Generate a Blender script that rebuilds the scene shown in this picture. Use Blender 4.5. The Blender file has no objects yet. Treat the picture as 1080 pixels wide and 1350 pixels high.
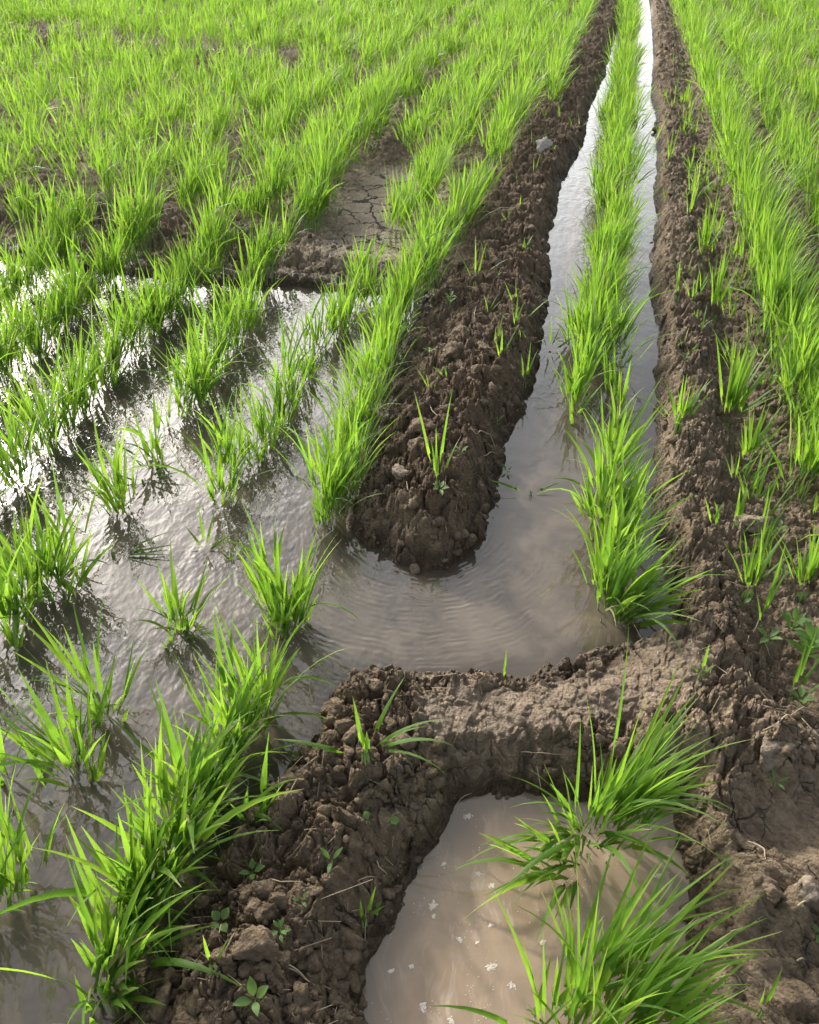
import bpy, bmesh, math
import numpy as np
from mathutils import Vector, noise as mnoise

rng = np.random.default_rng(11)
SC = bpy.context.scene
COL = SC.collection
R = math.radians

# ------------------------------------------------------------------ camera model
CAM_H = 1.40
PITCH = math.atan(842 / 1081)
FPX = 1081.0
SP, CP = math.sin(PITCH), math.cos(PITCH)
YAW = R(12.23)                       # crop rows run this far to the right of the heading
POOL_Z = -0.03


def ray(px, py):
    u = np.asarray(px, float) - 540.0
    v = 675.0 - np.asarray(py, float)
    return u, FPX * CP + v * SP, FPX * SP - v * CP      # right, forward, down


def gxy(px, py, z=0.0):
    """Ground point seen at a spot of the survey photo, on the plane at height z."""
    u, fw, dn = ray(px, py)
    t = (CAM_H - z) / np.maximum(dn, 1e-3)
    return u * t, fw * t


def to_px(x, y, z):
    f = y * CP - (z - CAM_H) * SP
    up = y * SP + (z - CAM_H) * CP
    return 540 + FPX * x / f, 675 - FPX * up / f


# ------------------------------------------------------------------ numpy noise
def h2(ix, iy, seed):
    n = (ix.astype(np.int64) * 374761393 + iy.astype(np.int64) * 668265263 + seed * 1274126177) & 0xFFFFFFFF
    n = ((n ^ (n >> 13)) * 1274126177) & 0xFFFFFFFF
    n = n ^ (n >> 16)
    return (n & 0xFFFFFF).astype(np.float64) / float(0x1000000)


def perlin(x, y, seed=0):
    x0 = np.floor(x); y0 = np.floor(y)
    fx = x - x0; fy = y - y0
    ux = fx * fx * fx * (fx * (fx * 6 - 15) + 10)
    uy = fy * fy * fy * (fy * (fy * 6 - 15) + 10)

    def g(dx, dy):
        a = h2(x0 + dx, y0 + dy, seed) * (2 * math.pi)
        return np.cos(a) * (fx - dx) + np.sin(a) * (fy - dy)
    a = g(0, 0); b = g(1, 0); c = g(0, 1); d = g(1, 1)
    return ((a + (b - a) * ux) * (1 - uy) + (c + (d - c) * ux) * uy) * 1.4


def fbm(x, y, oct=3, seed=0):
    s = 0; a = 1.0
    for o in range(oct):
        s = s + a * perlin(x * 2 ** o + 17.3 * o, y * 2 ** o - 9.1 * o, seed + o)
        a *= 0.5
    return s


def worley(x, y, seed=0):
    x0 = np.floor(x); y0 = np.floor(y)
    f1 = np.full(x.shape, 9.0); f2 = np.full(x.shape, 9.0); cid = np.zeros(x.shape)
    for i in (-1, 0, 1):
        for j in (-1, 0, 1):
            cx = x0 + i; cy = y0 + j
            hx = h2(cx, cy, seed); hy = h2(cx, cy, seed + 57)
            d = (cx + hx - x) ** 2 + (cy + hy - y) ** 2
            near = d < f1
            f2 = np.where(near, f1, np.minimum(f2, d))
            cid = np.where(near, hx, cid)
            f1 = np.where(near, d, f1)
    return np.sqrt(f1), np.sqrt(f2), cid


def sstep(a, b, x):
    t = np.clip((x - a) / (b - a), 0, 1)
    return t * t * (3 - 2 * t)


# ------------------------------------------------------------------ layout of the field
MAIN_PX = [(841, -120), (850, -40), (858, 15), (862, 75), (858, 130), (865, 150), (866, 220), (862, 260), (869, 280), (861, 310),
           (857, 390), (869, 430), (865, 490), (866, 550), (864, 610), (860, 680), (870, 720), (884, 800), (890, 835),
           (860, 842), (800, 858), (760, 872), (700, 888), (640, 893), (590, 888), (540, 890), (500, 886), (465, 893), (440, 905),
           (428, 930), (420, 960), (408, 985),
           (385, 1010), (345, 1060), (305, 1110), (270, 1160), (240, 1215), (205, 1280), (165, 1345), (110, 1450), (40, 1600),
           (-500, 1600), (-900, 1000), (-900, 500), (-700, 345), (-400, 330), (-150, 335), (0, 340), (95, 352), (175, 362), (310, 376),
           (390, 376), (450, 384), (500, 388), (528, 384),
           (548, 402), (545, 422), (530, 470), (510, 530), (495, 580), (475, 630), (458, 670), (455, 695),
           (470, 705), (490, 725), (520, 742), (560, 752), (585, 752), (615, 738), (638, 715), (643, 690), (648, 660),
           (660, 630), (667, 585), (685, 550), (705, 505), (716, 445), (722, 395), (725, 360), (722, 320), (734, 280), (740, 240),
           (758, 210), (770, 190), (776, 145), (797, 100), (811, 50), (819, 15), (823, -40), (829, -120)]
POOL_PX = [(600, 1055), (588, 1090), (560, 1130), (535, 1175), (505, 1235), (482, 1290), (478, 1350), (465, 1450), (455, 1600),
           (880, 1600), (885, 1450), (890, 1330), (900, 1265), (910, 1210), (908, 1160), (892, 1110), (885, 1062), (830, 1058),
           (760, 1055), (700, 1046), (640, 1045)]
_m = np.array(MAIN_PX, float); MAIN = np.stack(gxy(_m[:, 0], _m[:, 1], 0.0), 1)
_p = np.array(POOL_PX, float); POOL = np.stack(gxy(_p[:, 0], _p[:, 1], POOL_Z), 1)


def sdf(poly, x, y):
    """Distance to a polygon's outline, positive outside it."""
    n = len(poly)
    best = np.full(x.shape, 1e9)
    ins = np.zeros(x.shape, bool)
    for i in range(n):
        ax, ay = poly[i]; bx, by = poly[(i + 1) % n]
        ex, ey = bx - ax, by - ay
        px, py = x - ax, y - ay
        t = np.clip((px * ex + py * ey) / (ex * ex + ey * ey + 1e-12), 0, 1)
        best = np.minimum(best, (px - ex * t) ** 2 + (py - ey * t) ** 2)
        if ay != by:
            c = ((ay > y) != (by > y)) & (x < ex * (y - ay) / ey + ax)
            ins ^= c
    d = np.sqrt(best)
    return np.where(ins, -d, d)


# earth banks: crest line as (px, py, half width, height)
BANKS = {
    'left': [(545, 700, .20, .085), (572, 640, .27, .115), (606, 560, .28, .115), (632, 480, .28, .11), (650, 400, .28, .105),
             (668, 320, .27, .10), (703, 240, .27, .095), (737, 165, .28, .09), (772, 85, .28, .09), (797, 20, .3, .09), (822, -60, .3, .09), (829, -110, .3, .09)],
    'right': [(932, 880, .20, .085), (922, 800, .19, .085), (912, 700, .18, .085), (906, 600, .18, .085), (905, 500, .18, .085), (898, 400, .19, .08),
              (892, 300, .2, .08), (886, 200, .2, .075), (878, 100, .22, .07), (868, 20, .22, .07), (852, -70, .22, .07), (844, -120, .22, .07)],
    'corner': [(930, 880, .22, .075), (965, 960, .24, .09), (985, 1040, .22, .085), (950, 1120, .18, .075), (975, 1200, .24, .085),
               (965, 1290, .24, .05), (985, 1400, .3, .05), (1000, 1600, .3, .05)],
    'dam': [(455, 925, .11, .07), (490, 925, .14, .08), (560, 938, .17, .075), (640, 948, .17, .06), (720, 945, .17, .065), (790, 935, .16, .055),
            (860, 912, .16, .04), (925, 890, .18, .06)],
    'front': [(462, 950, .15, .08), (445, 1015, .19, .09), (412, 1090, .21, .09), (375, 1180, .23, .09), (335, 1270, .25, .085), (285, 1370, .27, .08), (210, 1550, .3, .08)],
    'cross': [(-700, 230, .25, .08), (-300, 245, .25, .08), (0, 265, .24, .085), (130, 272, .24, .09), (250, 300, .24, .085), (400, 322, .22, .075), (480, 340, .2, .06), (560, 350, .2, .05)],
    'rear': [(-500, -10, .35, .09), (-150, 20, .35, .09), (20, 40, .3, .12), (170, 60, .3, .12), (350, 84, .3, .12), (470, 104, .3, .1), (560, 112, .3, .06)],
}
BW = {}
for k, pts in BANKS.items():
    a = np.array(pts)
    gx, gy = gxy(a[:, 0], a[:, 1], a[:, 3])
    BW[k] = np.stack([gx, gy, a[:, 2], a[:, 3]], 1)


def bank(k, x, y):
    """Height of one bank and how far up its profile the point lies."""
    P = BW[k]
    out = np.zeros(x.shape)
    for i in range(len(P) - 1):
        ax, ay, aw, ah = P[i]; bx, by, bw, bh = P[i + 1]
        ex, ey = bx - ax, by - ay
        t = np.clip(((x - ax) * ex + (y - ay) * ey) / (ex * ex + ey * ey), 0, 1)
        d = np.hypot(x - ax - ex * t, y - ay - ey * t)
        q = np.clip(d / (aw + (bw - aw) * t), 0, 1)
        out = np.maximum(out, (ah + (bh - ah) * t) * (1 - q ** 2.2) ** 1.2)
    return out


def spots(lst, x, y):
    s = np.zeros(x.shape)
    for px, py, r, a in lst:
        cx, cy = gxy(px, py, 0.05)
        s = s + a * np.exp(-((x - cx) ** 2 + (y - cy) ** 2) / (r * r))
    return s


HOLLOWS = [(1000, 1085, .075, -.065), (1055, 1085, .06, -.05), (990, 1255, .085, -.035), (1055, 1290, .09, -.03), (955, 1240, .05, -.025),
           (1050, 640, .12, -.02), (1000, 560, .12, -.02), (1040, 900, .09, -.03),
           (1020, 985, .05, .045), (1058, 1180, .035, .03), (990, 690, .035, .03), (930, 1185, .05, .025), (900, 1000, .05, .02),
           (345, 1262, .05, .025), (455, 1235, .05, .02), (300, 1330, .05, .03), (430, 1190, .04, .015), (395, 1290, .03, -.03)]
SILT = [(640, 970, .10, 1.0), (590, 955, .07, .7), (690, 940, .08, .8), (760, 925, .075, .7), (870, 890, .10, 1.0), (830, 920, .07, .8)]
CRACKED = [(505, 265, .30, 1.15), (518, 318, .30, 1.1), (470, 330, .2, .5), (522, 228, .26, .9)]
SMOOTH = [(1005, 1085, .07, 1.0), (1050, 1090, .08, .9), (1000, 1270, .07, .5), (430, 1215, .06, .75), (410, 1290, .07, .75), (452, 1160, .045, .6), (470, 1265, .05, .7), (350, 1200, .04, .5), (990, 1330, .09, .5)]


def field(x, y, full=False, detail=True):
    """Ground height, and masks that the materials use."""
    x = np.asarray(x, float); y = np.asarray(y, float)
    shp = x.shape; x = x.ravel(); y = y.ravel()
    wob = .015 * perlin(x * 9, y * 9, 3) + .008 * perlin(x * 28, y * 28, 4)
    near = sstep(18, 8, np.hypot(x, y))
    d1 = sdf(MAIN, x, y) + wob * near
    d2 = sdf(POOL, x, y) + wob * .8
    hb = {k: bank(k, x, y) for k in BW}
    top = np.zeros(x.shape); who = np.zeros(x.shape, int)
    for i, k in enumerate(BW):
        who = np.where(hb[k] > top, i + 1, who)
        top = np.maximum(top, hb[k])
    base = .022 + .010 * fbm(x * 1.7, y * 1.7, 2, 20)
    z = np.maximum(base, top) + .35 * np.minimum(base, top)
    z = z + spots(HOLLOWS, x, y)
    silt = sstep(.18, .75, spots(SILT, x, y) + .22 * fbm(x * 11, y * 11, 3, 88))
    crk = np.clip(spots(CRACKED, x, y), 0, 1)
    smo = np.clip(spots(SMOOTH, x, y), 0, 1)
    rough = np.clip(.60 + top * 9, 0, 1.15) * (1 - .88 * silt) * (1 - .95 * crk) * (1 - .75 * smo)
    if detail:
        wx = x + .024 * perlin(x * 14, y * 14, 61) + .007 * perlin(x * 47, y * 47, 65)
        wy = y + .024 * perlin(x * 14, y * 14, 62) + .007 * perlin(x * 47, y * 47, 66)
        n0 = fbm(x * 6, y * 6, 3, 30)

        def clods(sc, sd):
            a, b, c = worley(wx * sc, wy * sc, sd)
            return sstep(.0, .34, b - a) * (.30 + .70 * c) + .35 * (1 - np.minimum(a, 1) ** 2) * c
        lump = clods(14, 40); lump2 = clods(38, 41); lump3 = clods(105, 43) * sstep(5, 2.5, y)
        fine = fbm(x * 60, y * 60, 2, 50)
        c1, c2, _ = worley(wx * 11 + .3 * perlin(x * 20, y * 20, 63), wy * 11, 45)
        crack = sstep(.075 + .11 * crk, .0, c2 - c1)
        c3, c4, _ = worley(wx * 22, wy * 22, 46)
        crack2 = sstep(.06, .0, c4 - c3)
        # plough marks pressed across the right bank
        l = x * math.sin(YAW) + y * math.cos(YAW)
        sl = x * math.cos(YAW) - y * math.sin(YAW)
        lay = fbm(l * 30 + 1.5 * perlin(sl * 6, l * 6, 64), sl * 5, 2, 70)
        onr = np.clip(hb['right'] * 14, 0, 1)
        z = z + rough * (.016 * n0 + .034 * (lump - .5) * (1 - .35 * onr) + .015 * (lump2 - .45) + .007 * (lump3 - .4) + .006 * fine)
        z = z + onr * (1 - silt) * .014 * lay + silt * (.008 * n0 + .004 * lump2 + .003 * lump) + .0015 * fine * (1 - rough)
        z = z - crk * (.006 * crack) - (.006 * crack2) * np.clip(hb['corner'] * 12 + smo, 0, 1) * (1 - silt)
        z = z - .010 * crack * np.clip(hb['front'] * 6 + hb['corner'] * 8, 0, .7) * (1 - silt)
    slope = 1.25 + .6 * perlin(x * 5, y * 5, 5) + .5 * np.clip(hb['right'] * 14, 0, 1)
    lim1 = np.where(d1 > 0, .002 + slope * d1 + .5 * d1 * d1, -.002 + .5 * d1)
    lim2 = POOL_Z + np.where(d2 > 0, .002 + (1.25 + .5 * perlin(x * 8, y * 8, 6)) * d2, -.002 + .6 * d2)
    rg = np.clip((np.minimum(d1, d2 + .01)) * 30, 0, 1)
    if detail:
        lim1 = lim1 + np.where(d1 > 0, 1, .2) * (.022 * (lump - .5) + .013 * (lump2 - .45) + .004 * lump3 + .003 * fine + .010 * n0) * (1 - .8 * silt) * sstep(-.03, .03, d1)
        lim2 = lim2 + (.020 * (lump - .45) + .012 * (lump2 - .4) + .004 * fine + .010 * n0) * sstep(-.03, .04, d2)
    z = np.minimum(z, np.maximum(lim1, -.055))
    z = np.minimum(z, np.maximum(lim2, POOL_Z - .06))
    # water-side wetness: soaks a few centimetres up from either water level
    lvl = np.where(d2 < d1, POOL_Z, 0.0)
    dd = np.minimum(d1, d2)
    wet = sstep(.055, .015, z - lvl + .012 * fbm(x * 12, y * 12, 2, 80)) * sstep(.22, .05, dd)
    if not full:
        return z.reshape(shp)
    moist = (1 - .9 * crk) * np.clip(.22 + 7.0 * hb['left'] + 5.0 * hb['front'] + 2.5 * hb['dam'] - 1.6 * hb['corner'] - .8 * hb['right'] + .25 * fbm(x * 2.2, y * 2.2, 2, 81), 0, 1)
    return z.reshape(shp), dict(d1=d1.reshape(shp), d2=d2.reshape(shp), top=top.reshape(shp), who=who.reshape(shp), wet=wet.reshape(shp),
                                silt=silt.reshape(shp), crk=crk.reshape(shp), moist=moist.reshape(shp))


def g3(px, py):
    """Where a line of sight meets the modelled ground."""
    px = np.atleast_1d(np.asarray(px, float)); py = np.atleast_1d(np.asarray(py, float))
    z = np.zeros(px.shape)
    for _ in range(8):
        x, y = gxy(px, py, z)
        z = .5 * z + .5 * field(x, y, detail=False)
    x, y = gxy(px, py, z)
    return x, y, field(x, y)


# ------------------------------------------------------------------ mesh helpers
def mesh_np(name, v, faces, mat=None, smooth=True, attrs=None, uv=None):
    """faces: list of (n,k) index arrays."""
    me = bpy.data.meshes.new(name)
    v = np.ascontiguousarray(v, dtype=np.float32).reshape(-1, 3)
    me.vertices.add(len(v)); me.vertices.foreach_set('co', v.ravel())
    loops = np.concatenate([f.ravel() for f in faces]).astype(np.int32)
    tot = np.concatenate([np.full(len(f), f.shape[1], np.int32) for f in faces])
    start = np.concatenate([[0], np.cumsum(tot)[:-1]]).astype(np.int32)
    me.loops.add(len(loops)); me.loops.foreach_set('vertex_index', loops)
    me.polygons.add(len(tot)); me.polygons.foreach_set('loop_start', start); me.polygons.foreach_set('loop_total', tot)
    if smooth:
        me.polygons.foreach_set('use_smooth', np.ones(len(tot), bool))
    me.update(calc_edges=True)
    for an, av in (attrs or {}).items():
        at = me.attributes.new(an, 'FLOAT', 'POINT')
        at.data.foreach_set('value', np.ascontiguousarray(av, dtype=np.float32).ravel())
    if mat:
        me.materials.append(mat)
    return me


def link(name, me, parent=None):
    o = bpy.data.objects.new(name, me); COL.objects.link(o)
    if parent:
        o.parent = parent
    return o


def empty(name, loc):
    o = bpy.data.objects.new(name, None); COL.objects.link(o)
    o.location = loc; o.empty_display_size = .02
    return o


def tag(o, label=None, cat=None, group=None, kind=None):
    if label: o['label'] = label
    if cat: o['category'] = cat
    if group: o['group'] = group
    if kind: o['kind'] = kind
    return o


# ------------------------------------------------------------------ materials
def newmat(name):
    m = bpy.data.materials.new(name); m.use_nodes = True
    nt = m.node_tree; nt.nodes.clear()
    return m, nt, (lambda t, **k: _node(nt, t, **k)), nt.links.new


def _node(nt, t, **k):
    n = nt.nodes.new(t)
    for a, b in k.items():
        if a.startswith('i_'):
            n.inputs[a[2:].replace('_', ' ')].default_value = b
        else:
            setattr(n, a, b)
    return n


def attr(N, name):
    return N('ShaderNodeAttribute', attribute_name=name).outputs['Fac']


def math_(N, L, op, a, b=None, clamp=False):
    n = N('ShaderNodeMath', operation=op); n.use_clamp = clamp
    for i, s in enumerate((a, b)):
        if s is None: continue
        if isinstance(s, (int, float)): n.inputs[i].default_value = s
        else: L(s, n.inputs[i])
    return n.outputs[0]


def mixc(N, L, f, a, b, blend='MIX'):
    n = N('ShaderNodeMix', data_type='RGBA', blend_type=blend)
    for s, i in ((f, 0), (a, 6), (b, 7)):
        if isinstance(s, (int, float)): n.inputs[i].default_value = s
        elif isinstance(s, tuple): n.inputs[i].default_value = (*s, 1)
        else: L(s, n.inputs[i])
    return n.outputs[2]


def ramp(N, L, f, a, b):
    n = N('ShaderNodeMapRange', i_From_Min=a, i_From_Max=b); n.interpolation_type = 'SMOOTHSTEP'
    L(f, n.inputs[0])
    return n.outputs[0]


def noise_t(N, L, co, scale, detail=3, rough=.6):
    n = N('ShaderNodeTexNoise', i_Scale=scale, i_Detail=detail, i_Roughness=rough)
    L(co, n.inputs['Vector'])
    return n.outputs['Fac']


def soil_material(name, use_attr=True, dry_a=(.160, .116, .073), dry_b=(.330, .250, .164), moist0=.3):
    m, nt, N, L = newmat(name)
    co = N('ShaderNodeNewGeometry').outputs['Position']
    big = noise_t(N, L, co, 7, 4)
    mid = noise_t(N, L, co, 38, 4, .65)
    fin = noise_t(N, L, co, 210, 3, .7)
    vor = N('ShaderNodeTexVoronoi', i_Scale=130.0); L(co, vor.inputs['Vector'])
    cell = vor.outputs['Color']
    sp = N('ShaderNodeSeparateColor'); L(cell, sp.inputs[0])
    col = mixc(N, L, ramp(N, L, mid, .3, .72), dry_a, dry_b)
    col = mixc(N, L, ramp(N, L, big, .4, .7), col, mixc(N, L, .5, col, (.35, .27, .185)))
    col = mixc(N, L, math_(N, L, 'MULTIPLY', sp.outputs[0], .35), col, (.078, .058, .040))
    col = mixc(N, L, ramp(N, L, fin, .66, .78), col, (.36, .30, .23))
    cv = N('ShaderNodeTexVoronoi', i_Scale=7.5); cv.feature = 'DISTANCE_TO_EDGE'
    cw = N('ShaderNodeTexNoise', i_Scale=30.0, i_Detail=3.0); L(co, cw.inputs['Vector'])
    cva = N('ShaderNodeVectorMath', operation='MULTIPLY_ADD'); L(cw.outputs['Color'], cva.inputs[0]); cva.inputs[1].default_value = (.035, .035, 0)
    flat = N('ShaderNodeVectorMath', operation='MULTIPLY'); L(co, flat.inputs[0]); flat.inputs[1].default_value = (1, 1, .15)
    L(flat.outputs[0], cva.inputs[2]); L(cva.outputs[0], cv.inputs['Vector'])
    cv2 = N('ShaderNodeTexVoronoi', i_Scale=24.0); cv2.feature = 'DISTANCE_TO_EDGE'; L(cva.outputs[0], cv2.inputs['Vector'])
    if use_attr:
        wet, moist, silt, crk = attr(N, 'wet'), attr(N, 'moist'), attr(N, 'silt'), attr(N, 'crk')
    else:
        wet = moist = None
    if use_attr:
        col = mixc(N, L, math_(N, L, 'MULTIPLY', crk, .95, True), col, (.37, .305, .225))
        mo = math_(N, L, 'MULTIPLY', moist, .80, True)
        col = mixc(N, L, mo, col, mixc(N, L, 1.0, col, (.46, .40, .335), 'MULTIPLY'))
        siltc = mixc(N, L, ramp(N, L, mid, .35, .65), (.155, .113, .073), (.245, .185, .124))
        col = mixc(N, L, math_(N, L, 'MULTIPLY', silt, .9, True), col, siltc)
        wf = math_(N, L, 'MULTIPLY', wet, .85, True)
        col = mixc(N, L, wf, col, mixc(N, L, 1.0, col, (.29, .245, .20), 'MULTIPLY'))
    else:
        col = mixc(N, L, moist0, col, mixc(N, L, 1.0, col, (.46, .40, .335), 'MULTIPLY'))
    if use_attr:
        cf = math_(N, L, 'MULTIPLY', ramp(N, L, cv.outputs['Distance'], .045, .012), crk)
        pat = ramp(N, L, noise_t(N, L, co, 5.5, 2), .52, .62)
        cf2 = math_(N, L, 'MULTIPLY', math_(N, L, 'MULTIPLY', ramp(N, L, cv2.outputs['Distance'], .035, .008), pat), math_(N, L, 'SUBTRACT', 1.0, math_(N, L, 'MAXIMUM', wet, silt), True))
        cf = math_(N, L, 'MAXIMUM', cf, math_(N, L, 'MULTIPLY', cf2, .8), True)
        col = mixc(N, L, cf, col, (.022, .016, .011))
    b = N('ShaderNodeBsdfPrincipled'); L(col, b.inputs['Base Color'])
    b.inputs['IOR'].default_value = 1.4
    if use_attr:
        gl = math_(N, L, 'MAXIMUM', wet, math_(N, L, 'MULTIPLY', silt, .85), True)
        rg = math_(N, L, 'SUBTRACT', .92, math_(N, L, 'MULTIPLY', gl, .60))
        rg = math_(N, L, 'ADD', rg, math_(N, L, 'MULTIPLY', math_(N, L, 'SUBTRACT', mid, .5), .4), True)
        L(rg, b.inputs['Roughness'])
    else:
        b.inputs['Roughness'].default_value = .9
    grain = noise_t(N, L, co, 520, 2, .7)
    hgt = math_(N, L, 'ADD', math_(N, L, 'ADD', math_(N, L, 'MULTIPLY', fin, .6), math_(N, L, 'MULTIPLY', grain, .3)), mid)
    hgt = math_(N, L, 'ADD', hgt, math_(N, L, 'MULTIPLY', vor.outputs['Distance'], -.5))
    if use_attr:
        hgt = math_(N, L, 'SUBTRACT', hgt, math_(N, L, 'MULTIPLY', cf, 1.2))
    bp = N('ShaderNodeBump', i_Strength=1.0, i_Distance=.011); L(hgt, bp.inputs['Height'])
    L(bp.outputs[0], b.inputs['Normal'])
    o = N('ShaderNodeOutputMaterial'); L(b.outputs[0], o.inputs[0])
    return m


M_SOIL = soil_material('soil')
M_CLOD = soil_material('clod_soil', False, moist0=.55)
M_CLOD_DRY = soil_material('dry_clod_soil', False, (.19, .15, .105), (.31, .255, .19), 0.0)


def water_material(name, pool=False):
    m, nt, N, L = newmat(name)
    co = N('ShaderNodeNewGeometry').outputs['Position']
    rot = N('ShaderNodeMapping'); rot.inputs['Rotation'].default_value = (0, 0, R(-62)); rot.inputs['Scale'].default_value = (1, .6, 1)
    L(co, rot.inputs['Vector'])
    rv = rot.outputs[0]
    turb, tan, edge = attr(N, 'turb'), attr(N, 'tan'), attr(N, 'edge')
    wp = N('ShaderNodeTexNoise', i_Scale=6.0, i_Detail=2.0); L(co, wp.inputs['Vector'])
    va = N('ShaderNodeVectorMath', operation='MULTIPLY_ADD'); L(wp.outputs['Color'], va.inputs[0])
    va.inputs[1].default_value = (.16, .16, 0); L(co, va.inputs[2])
    sw = noise_t(N, L, va.outputs[0], 10, 5, .6)
    streak = N('ShaderNodeMapping'); streak.inputs['Rotation'].default_value = (0, 0, R(25)); streak.inputs['Scale'].default_value = (1, .25, 1)
    L(va.outputs[0], streak.inputs['Vector'])
    st = noise_t(N, L, streak.outputs[0], 45, 4, .65)
    if pool:
        c = mixc(N, L, ramp(N, L, sw, .32, .68), (.235, .172, .116), (.33, .248, .172))
        c = mixc(N, L, math_(N, L, 'MULTIPLY', ramp(N, L, st, .52, .74), .6), c, (.46, .375, .29))
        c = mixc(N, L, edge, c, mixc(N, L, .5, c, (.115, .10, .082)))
    else:
        dark = mixc(N, L, ramp(N, L, sw, .3, .7), (.040, .034, .026), (.064, .054, .041))
        lite = mixc(N, L, ramp(N, L, sw, .3, .7), (.085, .070, .053), (.140, .112, .083))
        c = mixc(N, L, tan, dark, lite)
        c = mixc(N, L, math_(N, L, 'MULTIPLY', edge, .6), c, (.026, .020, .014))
    b = N('ShaderNodeBsdfPrincipled', i_Roughness=.03, i_IOR=1.38 if pool else 1.46)
    L(c, b.inputs['Base Color'])
    fine = noise_t(N, L, rv, 62, 1.5, .5)
    med = noise_t(N, L, rv, 24, 2, .5)
    big = noise_t(N, L, va.outputs[0], 9, 2, .5)
    h = math_(N, L, 'ADD', math_(N, L, 'MULTIPLY', fine, .33), math_(N, L, 'MULTIPLY', med, .9))
    h = math_(N, L, 'MULTIPLY', h, turb)
    h = math_(N, L, 'ADD', h, math_(N, L, 'MULTIPLY', big, .35))
    ph = math_(N, L, 'ADD', attr(N, 'phase'), math_(N, L, 'MULTIPLY', big, .05))
    wv = math_(N, L, 'SINE', math_(N, L, 'MULTIPLY', ph, 2 * math.pi / .017))
    wv2 = math_(N, L, 'SINE', math_(N, L, 'MULTIPLY', math_(N, L, 'ADD', ph, math_(N, L, 'MULTIPLY', med, .03)), 2 * math.pi / .031))
    wv = math_(N, L, 'MULTIPLY', math_(N, L, 'ADD', wv, wv2), math_(N, L, 'MULTIPLY', attr(N, 'flow'), ramp(N, L, med, .35, .65)))
    h = math_(N, L, 'ADD', h, math_(N, L, 'MULTIPLY', wv, .055))
    bp = N('ShaderNodeBump', i_Strength=1.0, i_Distance=.0010 if pool else .0036); L(h, bp.inputs['Height'])
    L(bp.outputs[0], b.inputs['Normal'])
    o = N('ShaderNodeOutputMaterial'); L(b.outputs[0], o.inputs[0])
    return m


M_WATER = water_material('muddy_water')
M_POOL = water_material('silty_pool_water', True)


def leaf_material(name, dark, light, trans, tip):
    m, nt, N, L = newmat(name)
    rnd, t, dry = attr(N, 'rnd'), attr(N, 'along'), attr(N, 'dry')
    ac = attr(N, 'across')
    co = N('ShaderNodeNewGeometry').outputs['Position']
    nz = noise_t(N, L, co, 60, 2)
    f = math_(N, L, 'ADD', math_(N, L, 'MULTIPLY', rnd, .75), math_(N, L, 'MULTIPLY', nz, .35), True)
    c = mixc(N, L, f, dark, light)
    c = mixc(N, L, math_(N, L, 'MULTIPLY', ramp(N, L, t, .55, 1.0), .55), c, tip)
    vein = N('ShaderNodeTexWave', i_Scale=4.5, i_Distortion=0.0); vein.bands_direction = 'X'
    cx = N('ShaderNodeCombineXYZ'); L(ac, cx.inputs[0]); L(cx.outputs[0], vein.inputs['Vector'])
    c = mixc(N, L, math_(N, L, 'MULTIPLY', vein.outputs['Fac'], .16), c, mixc(N, L, .6, c, light))
    strawc = mixc(N, L, nz, (.36, .29, .13), (.55, .46, .25))
    c2 = mixc(N, L, dry, c, strawc)
    tc = mixc(N, L, f, trans[0], trans[1])
    tc = mixc(N, L, math_(N, L, 'MULTIPLY', vein.outputs['Fac'], .18), tc, c)
    tc = mixc(N, L, math_(N, L, 'MULTIPLY', dry, .7), tc, strawc)
    b = N('ShaderNodeBsdfPrincipled', i_Roughness=.42, i_IOR=1.4); L(c2, b.inputs['Base Color'])
    bp = N('ShaderNodeBump', i_Strength=.35, i_Distance=.0006); L(vein.outputs['Fac'], bp.inputs['Height']); L(bp.outputs[0], b.inputs['Normal'])
    tr = N('ShaderNodeBsdfTranslucent'); L(tc, tr.inputs[0])
    mx = N('ShaderNodeMixShader'); mx.inputs[0].default_value = .5
    L(b.outputs[0], mx.inputs[1]); L(tr.outputs[0], mx.inputs[2])
    o = N('ShaderNodeOutputMaterial'); L(mx.outputs[0], o.inputs[0])
    return m


M_LEAF = leaf_material('wheat_leaf', (.032, .095, .018), (.115, .230, .024), ((.135, .35, .028), (.38, .59, .050)), (.17, .255, .040))
M_WEED = leaf_material('weed_leaf', (.060, .130, .035), (.130, .230, .060), ((.18, .36, .05), (.32, .52, .08)), (.15, .25, .07))


def plain(name, col, rough=.7, var=None, scale=80, trans=0):
    m, nt, N, L = newmat(name)
    co = N('ShaderNodeNewGeometry').outputs['Position']
    c = mixc(N, L, noise_t(N, L, co, scale, 3), col, var or tuple(x * .6 for x in col))
    b = N('ShaderNodeBsdfPrincipled', i_Roughness=rough); L(c, b.inputs['Base Color'])
    if trans:
        b.inputs['Transmission Weight'].default_value = trans
    o = N('ShaderNodeOutputMaterial'); L(b.outputs[0], o.inputs[0])
    return m


M_STEM = plain('wheat_stem', (.26, .36, .12), .5, (.16, .26, .06))
M_STRAW = plain('dry_straw', (.46, .38, .25), .7, (.24, .18, .11))
M_FOAM = plain('foam', (.58, .52, .44), .3, (.40, .34, .27), 300)
M_STONE = plain('pale_stone', (.42, .38, .33), .85, (.24, .21, .18), 60)

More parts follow.
